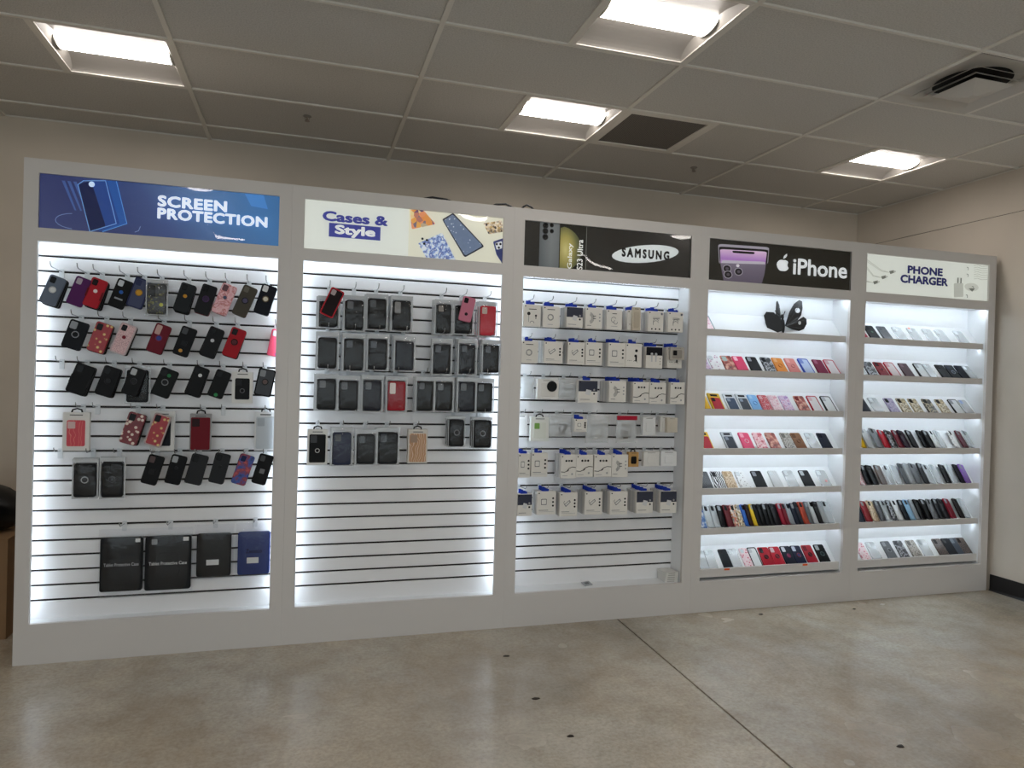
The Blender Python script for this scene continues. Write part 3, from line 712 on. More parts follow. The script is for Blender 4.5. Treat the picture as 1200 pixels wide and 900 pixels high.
def case_parts(root, w, h, t, body, cam='0d0d0f', feat=(), rim=None, sub=False, camw=.34):
    """phone case seen from its back: shell, camera window, ring or badge. Local: x right, z up from the bottom edge, front towards -y"""
    w, h, t = q2(w, .002), q2(h, .002), q2(t, .001); m = colour(body)
    sh = link('case' if sub else 'shell', rb(w, h, t, .011, m, name='shell', cz=h / 2, y0=-t / 2), root)
    par = sh if sub else root
    yf = -t / 2
    if rim:
        def mk():
            b = MB(); n = 5; r0, r1 = .011, .008
            def ol(ww, hh, r):
                return [(sx * (ww / 2 - r) + r * math.cos(math.pi / 2 * (k + i / n)), h / 2 + sz * (hh / 2 - r) + r * math.sin(math.pi / 2 * (k + i / n)))
                        for k, (sx, sz) in enumerate(((1, 1), (-1, 1), (-1, -1), (1, -1))) for i in range(n + 1)]
            o, i_ = ol(w + .002, h + .002, r0), ol(w - .011, h - .011, r1); N = len(o)
            V = [(x, y, z) for y in (-yf, yf - .001) for x, z in o] + [(x, yf - .001, z) for x, z in i_] + [(x, yf + .002, z) for x, z in i_]
            F = []
            for L in range(3):
                for k in range(N): F.append((L * N + k, L * N + (k + 1) % N, (L + 1) * N + (k + 1) % N, (L + 1) * N + k))
            b.add(V, F); return b.mesh('bumper_rim', M_WHITE)
        link('bumper_rim', remat(('rim', w, h, t), mk, colour(rim)), par)
    if cam:
        cw = w * camw; ch = cw * (1.25 if cam != 'tall' else 2.0)
        if cam.startswith('tall'): ch = cw * 1.9; cam = cam[4:] or '0d0d0f'
        link('camera_window', rb(cw, ch, .0022, .006, colour(cam, .25), .0008, 'camera_window', cx=-w / 2 + cw / 2 + .008, cz=h - ch / 2 - .008, y0=yf - .0016), par)
    for f in feat:
        k = f[0]
        if k == 'ring': link('ring_holder', ringm(.0145, .0022, colour(f[1], .3), 0, h * .52, yf - .002), par); link('ring_plate', discm(.012, colour(f[2] if len(f) > 2 else '2a2a2c', .3), 0, h * .52, yf, 'ring_plate', .0015), par)
        if k == 'badge': link('badge', discm(.009, colour(f[1], .3), f[2] * w if len(f) > 2 else 0, h * (f[3] if len(f) > 3 else .56), yf), par)
        if k == 'bar':
            link('kick_stand', rb(w * .52, .008, .002, .002, colour(f[1], .3), .0006, 'kick_stand', 0, h * .32, yf - .0015), par)
        if k == 'sticker':
            link('sticker', rb(w * .45, w * .25, .0012, .002, colour(f[1], .5), .0004, 'sticker', 0, h * .45, yf - .0012), par)
        if k == 'square': link('bracket_plate', rb(w * .34, w * .34, .003, .003, colour(f[1], .35), .0008, 'bracket_plate', 0, h * .44, yf - .0025), par)
        if k == 'grip':
            for sx in (-1, 1): link('side_grip', rb(.008, h * .3, .003, .003, colour(f[1]), .0008, 'side_grip', sx * (w / 2 - .003), h * .45, yf - .0022), par)
    return sh
def bagmesh(w, h, t, seed):
    def mk():
        rnd = random.Random(seed); b = MB(); nx, nz = 7, 9; V = []; F = []
        for s in (-1, 1):
            for j in range(nz + 1):
                for i in range(nx + 1):
                    u, v = i / nx * 2 - 1, j / nz * 2 - 1
                    e = (1 - abs(u) ** 4) * (1 - max(abs(v) ** 5, max(0, (v - .62) / .38) ** .7 if v > .62 else 0))
                    wv = (rnd.uniform(-1, 1) * .0012 if 0 < i < nx and 0 < j < nz else 0)
                    V.append((u * w / 2 * (1 + .02 * math.sin(5 * v + seed)), s * (t / 2 * e + .0006) + wv, (v + 1) / 2 * h))
        n = (nx + 1) * (nz + 1)
        for s in (0, 1):
            for j in range(nz):
                for i in range(nx):
                    f = (s * n + j * (nx + 1) + i, s * n + j * (nx + 1) + i + 1, s * n + (j + 1) * (nx + 1) + i + 1, s * n + (j + 1) * (nx + 1) + i)
                    F.append(f if s == 0 else f[::-1])
        b.add(V, F); return smooth(b.mesh('plastic_bag', BAG))
    return cached(('bag', q2(w), q2(h), q2(t), seed % 3), mk)
def hook(x, z, y_wall, L, what, white=True):
    """slat-wall peg: bracket in the groove and a wire prong with an upturned tip"""
    o = empty('wall_hook', loc=(x, y_wall, z)); tag(o, what, 'hook', 'wire hooks in the slat walls')
    def br():
        b = MB(); b.rbox(.022, .05, .003, .003, .0006, cz=-.012, y0=-.0035); return b.mesh('bracket', M_PLATE)
    link('bracket', cached('bracket', br), o)
    def pr():
        b = MB(); b.tube([(0, -.003, 0), (0, -L + .02, .004), (0, -L + .006, .012), (0, -L, .026)], .0022); return smooth(b.mesh('prong', M_CHROME))
    link('prong', cached(('prong', round(L, 3)), pr), o); return o
def flat_M(x, y, z, roll=0.0): return Matrix.Translation((x, y, z)) @ Matrix.Rotation(roll, 4, 'Y')
# ------------------------------------------------------------------ bay one: hung cases (blue sign)
B1 = 'blue-sign bay'
YW = YU + REC[0]
def c3(x, y): return x / 3, 170 + y / 3
def c2(x, y): return x * .4111, 420 + y * .4111
def hung(conv, TL, TR, BL, row, n, k, body, desc, cam=BK, feat=(), rim=None, back=0, backcol=BK, yoff=.10, t=.012, wall=None, bay=B1, group='cases hung in the blue-sign bay', label=None):
    yw = YW if wall is None else wall; y = yw - yoff
    a, b, c = aty(*conv(*TL), y), aty(*conv(*TR), y), aty(*conv(*BL), y)
    h = float(np.hypot(a[0] - c[0], a[2] - c[2])); w = float(np.hypot(b[0] - a[0], b[2] - a[2]))
    h = min(max(h, .14), .168); w = min(max(w, .072), .086)
    ang = math.atan2(a[0] - c[0], a[2] - c[2])
    up = np.array([math.sin(ang), 0, math.cos(ang)])
    mid = (a + c) / 2 + np.array([math.cos(ang), 0, -math.sin(ang)]) * w / 2
    base = mid - up * h / 2
    root = empty('phone_case', mtx=flat_M(base[0], y, base[2], ang))
    tag(root, label or f'{desc}, {ORD[n]} from left, {ROWN[row]} hook row, {bay}', 'phone case', group)
    case_parts(root, w, h, t, body, cam, feat, rim)
    rt = np.array([math.cos(ang), 0, -math.sin(ang)])
    hole = base + up * (h - .02) + rt * (-w / 2 + .024)
    for i in range(back):
        r2 = empty('phone_case', mtx=flat_M(base[0] + (i % 2) * .003, y + (t + .003) * (i + 1), base[2] - .002 * (i + 1), ang - .02 * (i + 1)))
        tag(r2, f'{ORD[i + 1]} case back on the hook, {ORD[n]} from left, {ROWN[row]} hook row, {bay}', 'phone case', group)
        case_parts(r2, w, h, t, backcol if i % 2 == 0 else BK, None)
    if k is not None: hook(hole[0], GZ(k), yw, .17, f'wire hook holding the {ORD[n]} from left, {ROWN[row]} row, {bay}')
    return root
R1 = [((180, 452), (237, 465), (135, 548), '6b7688', 'slate grey case with silver ring', '23262c', [('ring', 'c8ccd2', 'e9ecef')], 4),
      ((272, 457), (322, 470), (230, 553), '56205e', 'plain purple case', 'b4a9b8', [], 0),
      ((327, 462), (383, 475), (286, 558), 'b3202f', 'red case with white dot', '2a0d10', [('badge', 'efe3e4'), ('grip', '6e101b')], 4),
      ((418, 465), (468, 478), (377, 562), BK, 'black case with blue dot and grey bar', 'c9d0d8', [('badge', '2e63b4'), ('bar', '9a9ea4')], 0),
      ((480, 463), (518, 475), (443, 562), '4a5170', 'navy rimmed grey case with gold ring', '30365a', [('ring', 'b98a2c', 'd9a53a')], 0)]
for n, (a, b, c, col, d, cam_, ft, bk) in enumerate(R1): hung(c3, a, b, c, 0, n, 22, col, d, cam_, ft, back=bk, rim='2a2f55' if n == 4 else None)
R1b = [((640, 480), (690, 492), (606, 578), '2c3136', 'charcoal case with gold ring', '1a1c20', [('badge', 'd59a2e')], 3, BK),
       ((715, 485), (768, 497), (680, 586), '26262a', 'black case with dull purple ring', '0f0f11', [('ring', '4a2f5e', '3a2c48')], 1, '8e1c30'),
       ((785, 482), (838, 497), (741, 583), 'pink_marble', 'pink marbled case with jewel ring', '6b4a52', [('badge', '46506a')], 1, 'd9b5bb'),
       ((860, 488), (902, 501), (813, 590), '4a453c', 'olive brown case with dark ring', '6a665c', [('ring', '2d2940', '55506a')], 0, BK),
       ((925, 485), (978, 497), (890, 585), '171a2a', 'navy case with cream ring', 'e6e9ee', [('ring', '6b5a3a', 'e8e2d2')], 1, '3c4456')]
for n, (a, b, c, col, d, cam_, ft, bk, bc) in enumerate(R1b): hung(c3, a, b, c, 0, n + 6, 22, col, d, cam_, ft, back=bk, backcol=bc)
R2 = [((250, 611), (318, 628), (214, 704), '20242c', 'black case with clear ring', '9aa0a8', [('ring', '9aa0a8', '14161a')], 0),
      ((343, 617), (402, 633), (303, 718), 'gold_flowers', 'red case with gold flowers', '1f0c0e', [], 2),
      ((430, 622), (485, 637), (385, 722), 'pink_glitter', 'pink glitter case with red dot', '15151a', [('badge', '7d1626')], 2),
      ((552, 622), (608, 637), (511, 720), '6b1526', 'dark red case with blue ring', 'tallc9a5a0', [('ring', '8f3a58', '33408c')], 1),
      ((643, 632), (698, 647), (604, 731), '17171a', 'black case with low orange dot', '4a4c50', [('badge', 'd09a44', -.05, .17), ('square', '24262a')], 0),
      ((742, 634), (793, 646), (697, 733), '232327', 'black case with white ring', '121216', [('badge', 'd4d8de')], 2),
      ((818, 637), (870, 652), (778, 735), 'a51523', 'red case with black ring', '1c0a0c', [('ring', '2a1a1c', '5f2a30')], 2),
      ((957, 645), (1000, 660), (937, 738), 'f0607e', 'hot pink case with blue corner dot', 'd9dbe0', [('badge', '3b4fb0', .2, .1)], 0)]
for n, (a, b, c, col, d, cam_, ft, bk) in enumerate(R2): hung(c3, a, b, c, 1, n, 19, col, d, cam_, ft, back=bk, rim='c9b4b8' if n == 2 else None, yoff=.03 if n == 7 else .10)
R3 = [((273, 762), (345, 777), (228, 862), '1a1a1d', 'thick black rugged case', '26262a', [('grip', '2c2c30')], 3),
      ((370, 771), (432, 783), (330, 872), '1d1d21', 'black case with black ring', '151518', [('ring', '3c3c40')], 2),
      ((462, 777), (520, 788), (424, 868), '1c1c1f', 'black case with pale camera hole and ring', 'b9bdc2', [('ring', '46464a')], 1),
      ((572, 777), (635, 791), (528, 871), '1a1d1c', 'black case with green dot and ring', '151716', [('badge', '2f7a4a', .05, .78), ('ring', '8a8d90')], 1),
      ((688, 772), (740, 786), (646, 872), '17171a', 'black case with white dot', '131315', [('badge', 'd7dade', .05, .72)], 2),
      ((765, 785), (818, 797), (727, 877), '1b1c1d', 'black case with low green dot', '141415', [('badge', '2f8a50', .05, .1)], 1)]
for n, (a, b, c, col, d, cam_, ft, bk) in enumerate(R3): hung(c3, a, b, c, 2, n, 16, col, d, cam_, ft, back=bk)
hung(c3, (912, 786), (970, 797), (893, 872), 2, 7, 16, '4a4e54', 'grey case with dark rim and ring', '8d9196', [('ring', '2f3236', '6a5a58')], rim='1b1c1f')
R4 = [((370, 150), (420, 160), (338, 237), 'white_flowers', 'dark red case with white flowers', '120a0c', [], 3, 1),
      ((443, 154), (490, 166), (410, 242), 'gold_flowers', 'red case with cream and yellow flowers', '150c0e', [], 1, 2)]
for (a, b, c, col, d, cam_, ft, bk, n) in R4: hung(c2, a, b, c, 3, n, 13, col, d, cam_, ft, back=bk, rim='b9a6a6' if n == 2 else None)
R5 = [((427, 271), (472, 281), (399, 353), '19191c', 'black rugged case with square plate', '5a4a4a', [('square', '2c2c2f')], 0),
      ((492, 271), (536, 281), (467, 353), '151518', 'black case with pale camera hole', 'a9adb2', [('badge', '2a2a2d')], 0),
      ((550, 269), (597, 279), (524, 353), '3a3b3f', 'dark grey fabric case', '232427', [], 1),
      ((617, 266), (660, 276), (592, 351), '37383c', 'dark grey case with small badge', '232427', [('badge', '2a2b2e')], 1),
      ((688, 269), (728, 279), (657, 353), 'blue_red', 'blue and red printed case', '1b2550', [], 1),
      ((742, 269), (779, 277), (715, 353), '1b1b1e', 'black case with square ring plate', '4a4b4e', [('square', '77797d')], 0)]
for n, (a, b, c, col, d, cam_, ft, bk) in enumerate(R5): hung(c2, a, b, c, 4, n + 2, 10, col, d, cam_, ft, back=bk)
# --- upright wrapped goods
def bagged(conv, x0, x1, y0, y1, label, body, cam=BK, feat=(), wall=YW, yoff=.07, k=None, grow=(.009, .022, .008), group=None, n_back=0, t=.012, rim=None, hl=None, L=.13):
    y = wall - yoff
    a, b = aty(*conv(x0, y0), y), aty(*conv(x1, y1), y); w, h = b[0] - a[0], a[2] - b[2]; cx = (a[0] + b[0]) / 2
    gx, gt, gb = grow
    for i in range(n_back, -1, -1):
        root = empty('bagged_phone_case', loc=(cx - .004 * i, y + .0225 * i, b[2] - gb))
        lb = label if i == 0 else f'{ORD[i]} bagged case back on the hook, ' + ', '.join(label.split(', ')[1:])
        tag(root, lb, 'phone case', group)
        link('plastic_bag', bagmesh(w + 2 * gx, h + gt + gb, t + .006, int(x0)), root)
        def seal(W_=q2(w + 2 * gx), H_=q2(h + gt + gb), gx=gx, gt=gt):
            m = MB(); e = gx * .55
            m.box(-W_ / 2, W_ / 2, -.0016, .0016, H_ - gt * .8, H_); m.box(-W_ / 2, W_ / 2, -.0016, .0016, 0, .004)
            m.box(-W_ / 2, -W_ / 2 + e, -.0016, .0016, .004, H_ - gt * .8); m.box(W_ / 2 - e, W_ / 2, -.0016, .0016, .004, H_ - gt * .8); return m.mesh('bag_seal', SEAL)
        link('bag_seal', cached(('seal', q2(w + 2 * gx), q2(h + gt + gb), gx, gt), seal), root)
        sh = case_parts(root, w, h, t, body, cam, feat, rim, sub=True); sh.location = (0, 0, gb)
    if k is not None: hook(cx, GZ(k), wall, L, hl or ('wire hook holding ' + ' '.join(label.split(', ')[1:])))
    return root
def boxed(conv, x0, x1, y0, y1, label, carton, body, cam=BK, feat=(), wall=YW, yoff=.07, k=None, group=None, win=.8, tab='1a1a1c', t=.024, hl=None, name='boxed_phone_case'):
    y = wall - yoff
    a, b = aty(*conv(x0, y0), y), aty(*conv(x1, y1), y); w, h = b[0] - a[0], a[2] - b[2]; cx = (a[0] + b[0]) / 2
    root = empty(name, loc=(cx, y, b[2])); tag(root, label, 'phone case' if 'case' in name else 'box', group)
    link('carton', rb(w, h, t, .002, colour(carton), .0008, 'carton', cz=h / 2, y0=-t / 2), root)
    cw, ch = w * win * .86, h * win * .84
    c = link('case', rb(cw, ch, .004, .007, colour(body), .001, 'case', cz=h * .46, y0=-t / 2 - .0025), root)
    if cam: link('camera_window', rb(cw * .4, cw * .45, .002, .004, colour(cam, .3), .0006, 'camera_window', cx=-cw * .24, cz=h * .46 + ch / 2 - cw * .3, y0=-t / 2 - .004), c)
    for f in feat:
        if f[0] == 'ring': link('ring_holder', ringm(.0105, .0018, colour(f[1], .3), 0, h * .40, -t / 2 - .004), c)
    link('title_print', rb(w * .5, h * .025, .0006, .0005, colour('55565a'), .0002, 'title_print', cz=h * .93, y0=-t / 2 - .0006), root)
    if tab:
        def mk():
            m = MB(); m.tube([(-w * .2, 0, h - .001), (-w * .17, 0, h + .012), (0, 0, h + .018), (w * .17, 0, h + .012), (w * .2, 0, h - .001)], .004); return m.mesh('hang_tab', colour(tab))
        link('hang_tab', mk(), root)
    if k is not None: hook(cx, GZ(k), wall, .13, hl or ('wire hook holding ' + ' '.join(label.split(', ')[1:])))
    return root
GB1 = 'cases hung in the blue-sign bay'
bagged(c3, 520, 583, 487, 594, 'bagged black case with yellow print, sixth from left, top hook row, blue-sign bay', 'camo_yellow', 'tall2a2a2a', [('badge', 'b9b62e', .25, .3)], k=22, group=GB1, yoff=.12, n_back=3)
boxed(c3, 817, 888, 797, 908, 'white box with black case, seventh from left, third hook row, blue-sign bay', 'e6e6e4', '1b1b1e', '2b2b2e', [('ring', '6a6c70')], k=16, group=GB1, yoff=.11)
boxed(c2, 182, 255, 153, 263, 'white box with pink red case, first from left, fourth hook row, blue-sign bay', 'e9e8e6', 'hot_red_art', 'd9b9b9', k=13, group=GB1, yoff=.1)
boxed(c2, 430, 497, 150, 263, 'white box behind the flowered case, fourth hook row, blue-sign bay', 'e4e4e2', '232630', '3a3d48', group=GB1, yoff=.055, tab=None, t=.02)
boxed(c2, 543, 601, 157, 262, 'slim box with dark red case, fourth from left, fourth hook row, blue-sign bay', '9a9a9c', '6e1320', '3a0c12', k=13, group=GB1, yoff=.09, win=1.05)
boxed(c2, 727, 786, 152, 262, 'white box with clear case, last on right, fourth hook row, blue-sign bay', 'e2e4e6', 'c3cad0', 'aab2ba', k=13, group=GB1, yoff=.035, win=.98)
bagged(c2, 212, 273, 300, 395, 'bagged black ring case, first from left, fifth hook row, blue-sign bay', '1a1a1d', '2a2a2d', [('ring', 'b9bcc0')], k=10, group=GB1, yoff=.13, n_back=3)
bagged(c2, 291, 350, 296, 395, 'bagged black case, second from left, fifth hook row, blue-sign bay', '17171a', '26262a', [('ring', '5a5c60')], k=10, group=GB1, yoff=.13, n_back=2)
bagged(c3, 447, 520, 790, 905, 'bagged dark case tucked low behind, third hook row, blue-sign bay', '23262b', BK, group=GB1, yoff=.055)
for i, (x, y, k) in enumerate([(218, 775, 16)]):
    p = aty(*c3(x, y), YW); hook(p[0], GZ(k), YW, .1, 'empty wire hook left of the third hook row, blue-sign bay')
for x, y, k, lb in [(279, 145, 13, 'empty wire hook right of the pink red boxed case, blue-sign bay'), (637, 150, 13, 'empty wire hook near right end, fourth row, blue-sign bay'),
                    (172, 270, 10, 'empty wire hook at left end, fifth row, blue-sign bay'), (120, 8, 16, None)]:
    if lb: p = aty(*c2(x, y), YW); hook(p[0], GZ(k), YW, .1, lb)
# tablets
for (x0, x1, y0, y1, bx0, bx1, by0, by1, col, lb, txt, tc, st) in [
    (287, 405, 512, 660, 281, 411, 488, 676, '212226', 'large bagged black tablet case, leftmost on the lowest hook row', 'Tablet Protective Case', 'b5b6b8', (.9, .97)),
    (415, 543, 508, 655, 412, 549, 484, 666, '232428', 'large bagged black tablet case with camera hole, second on lowest hook row', 'Tablet Protective Case', 'd9dadb', (.87, .93)),
    (562, 657, 500, 618, 555, 665, 474, 626, '1d1d1f', 'small bagged black tablet case, third on the lowest hook row', 'Zeoeco', '000000', None),
    (679, 768, 495, 612, 672, 772, 470, 620, '2b3a72', 'small bagged navy blue tablet case, rightmost on lowest hook row', 'Zeoeco', '12183a', None)]:
    y = YW - .045; a, b = aty(*c2(x0, y0), y), aty(*c2(x1, y1), y); ba, bb_ = aty(*c2(bx0, by0), y), aty(*c2(bx1, by1), y)
    w, h = b[0] - a[0], a[2] - b[2]; cx = (a[0] + b[0]) / 2
    root = empty('tablet_case', loc=(cx, y, bb_[2])); tag(root, lb, 'tablet case', 'bagged tablet cases')
    link('plastic_bag', bagmesh((bb_[0] - ba[0]) * .97, ba[2] - bb_[2], .03, x0), root, ((ba[0] + bb_[0]) / 2 - cx, 0, 0))
    dz = b[2] - bb_[2]
    c = link('case', rb(w, h, .014, .012, colour(col), .003, 'case', cz=h / 2, y0=-.007), root, (0, 0, dz))
    big = st is not None
    me = text_mesh(txt, 1, w * (.82 if big else .5), .012, hgt=h * (.06 if big else .1)); me.materials.append(colour(tc))
    link('lettering', me, c, (-w * (.41 if big else .25), -.0102 if x0 == 415 else -.0078, h * (.47 if big else .5)))
    if big:
        link('sticker', rb(w * .12, h * .07, .001, .001, colour('dfe0e0'), .0003, 'sticker', cx=w * .38, cz=h * .94, y0=-.0082), c)
        if x0 == 415:
            link('camera_window', rb(w * .12, h * .1, .002, .004, colour('8f9194'), .0006, 'camera_window', cx=-w * .3, cz=h * .9, y0=-.0085), c)
            link('hand_plate', rb(w * .5, h * .45, .003, .03, colour('28292d'), .001, 'hand_plate', cz=h * .47, y0=-.0095), c)
    else:
        link('price_sticker', rb(w * .36, h * .13, .001, .001, colour('dcdddd'), .0003, 'price_sticker', cx=-.005, cz=h * .33, y0=-.0082), c)
    hook(cx, GZ(5), YW, .11, 'wire hook holding the ' + lb.split(' on ')[0].replace(' bagged', ''))
# ------------------------------------------------------------------ bay two: bagged cases (cases sign)
B2 = 'cases-sign bay'; GB2 = 'bagged cases hung in the cases-sign bay'
def d3(x, y): return 335 + x * .2223, 220 + y * .2223
def d4(x, y): return 335 + x * .3665, 400 + y * .3665
def L2(desc, n, row): return f'{desc}, {ORD[n]} from left, {ROWN[row]} hook row, {B2}'
nb = lambda i: (2, 1, 2, 3)[i % 4]
row1 = [(183, 272, 595, 735, 'bagged black case behind a red frame', '1c1c1f', BK), (318, 405, 590, 750, 'bagged black case with grey camera hole', '1d1d20', '6a6c70'),
        (437, 525, 582, 745, 'bagged black rugged case', '1b1b1e', '55575a'), (567, 655, 594, 752, 'bagged shiny black case', '19191b', 'tall8f8f8f'),
        (797, 868, 613, 768, 'bagged black case with clear camera', '1c1b1c', '8c8580'), (898, 980, 617, 770, 'bagged black case behind a pink case', '191a22', BK),
        (1027, 1103, 622, 780, 'bagged coral red case', 'c4303f', 'c9b0a8')]
for n, (x0, x1, y0, y1, d, col, cm) in enumerate(row1):
    bagged(d3, x0, x1, y0, y1, L2(d, n, 0), col, cm, [('grip', '2a2a2d')] if n in (2, 3) else [], k=22, group=GB2, n_back=nb(n), wall=YW, yoff=.09, grow=(.012, .026, .009), L=.15)
hung(d3, (243, 522), (303, 545), (177, 658), 0, 7, None, '2a1214', 'red rimmed black case hung over the first bag', 'b9a9a9', [], rim='b81d2c', yoff=.125, bay=B2, group=GB2, label='red rimmed black case hung over the first bag, top row, cases-sign bay')
hung(d3, (937, 570), (1000, 586), (908, 694), 0, 8, None, 'c9788f', 'dusty pink case hung over the sixth bag', '1d1a1c', [('badge', '2a1a20', 0, .3)], yoff=.125, bay=B2, group=GB2, label='dusty pink case hung over the sixth bag, top row, cases-sign bay')
px = [(373.9, 394, 395, 432), (404.4, 425, 396.7, 433.7), (432.8, 452.8, 397.4, 433), (464.6, 484, 400, 434), (509, 527, 402.7, 438), (539.5, 556, 403.4, 438), (567.3, 584, 404, 437)]
cols = ['222326', '2b2d31', '26272d', '2c303e', '1f2028', '22232c', '1e1e24']
ds = ['bagged black case', 'bagged charcoal case', 'bagged dark case with camera hole', 'bagged dark navy case', 'bagged black case with clear camera', 'bagged blue black case', 'bagged black case by the frame']
for n, (x0, x1, y0, y1) in enumerate(px):
    bagged(lambda x, y: (x, y), x0, x1, y0, y1, L2(ds[n], n, 1), cols[n], '5b5f66' if n not in (0, 3) else None, [], k=19, group=GB2, n_back=nb(n + 1), wall=YW, yoff=.09, grow=(.012, .03, .009), L=.15)
row3 = [(103, 158, 120, 218, '24262a', 'bagged black case'), (173, 228, 125, 220, '18181b', 'bagged glossy black case'), (250, 303, 125, 222, '262838', 'bagged indigo black case'),
        (328, 380, 128, 222, '9c1a28', 'bagged red case with white rings'), (422, 468, 128, 222, '1a1b1b', 'bagged black case with pale camera'), (482, 530, 130, 222, '19191a', 'bagged black shiny case'),
        (555, 603, 130, 225, '1f2130', 'bagged navy black case'), (612, 658, 133, 225, '1d1e20', 'bagged black case at right end')]
for n, (x0, x1, y0, y1, col, d) in enumerate(row3):
    bagged(d4, x0, x1, y0, y1, L2(d, n, 2), col, 'tallefe4e0' if n == 3 else '6b6e72', [], k=16, group=GB2, n_back=nb(n), wall=YW, yoff=.09, grow=(.012, .028, .008), L=.15)
boxed(d4, 70, 131, 281, 393, L2('white box with black case', 0, 3), 'e8e8e6', '1a1a1c', '45464a', [('ring', 'd9dadc')], k=12, group=GB2, wall=YW, yoff=.07, tab='2a2a2c', win=.95)
for n, (x0, x1, y0, y1, col, d) in enumerate([(153, 206, 291, 395, '2a3048', 'bagged dark blue case'), (230, 282, 298, 392, '25272b', 'bagged black case'), (298, 355, 292, 392, '26282c', 'bagged black rugged case')]):
    bagged(d4, x0, x1, y0, y1, L2(d, n + 1, 3), col, '55585d', [], k=12, group=GB2, n_back=1 if n < 2 else 2, wall=YW, yoff=.09, grow=(.012, .026, .006), L=.15)
boxed(d4, 390, 449, 281, 388, L2('box with bronze swirl case', 4, 3), 'd8d4cd', 'orange_rose', 'a98f7c', k=12, group=GB2, wall=YW, yoff=.09, tab='2a2a2c', win=1.0, t=.045)
for n, (x0, x1, y0, y1) in enumerate([(523, 568, 250, 336), (602, 655, 252, 340)]):
    bagged(d4, x0, x1, y0, y1, L2('bagged black case with ring stand', 5 + n, 3), '1c1c1f', '3a3b3e', [('ring', '8a8c90')], k=13, group=GB2, n_back=2, wall=YW, yoff=.1, grow=(.006, .016, .004), L=.15)
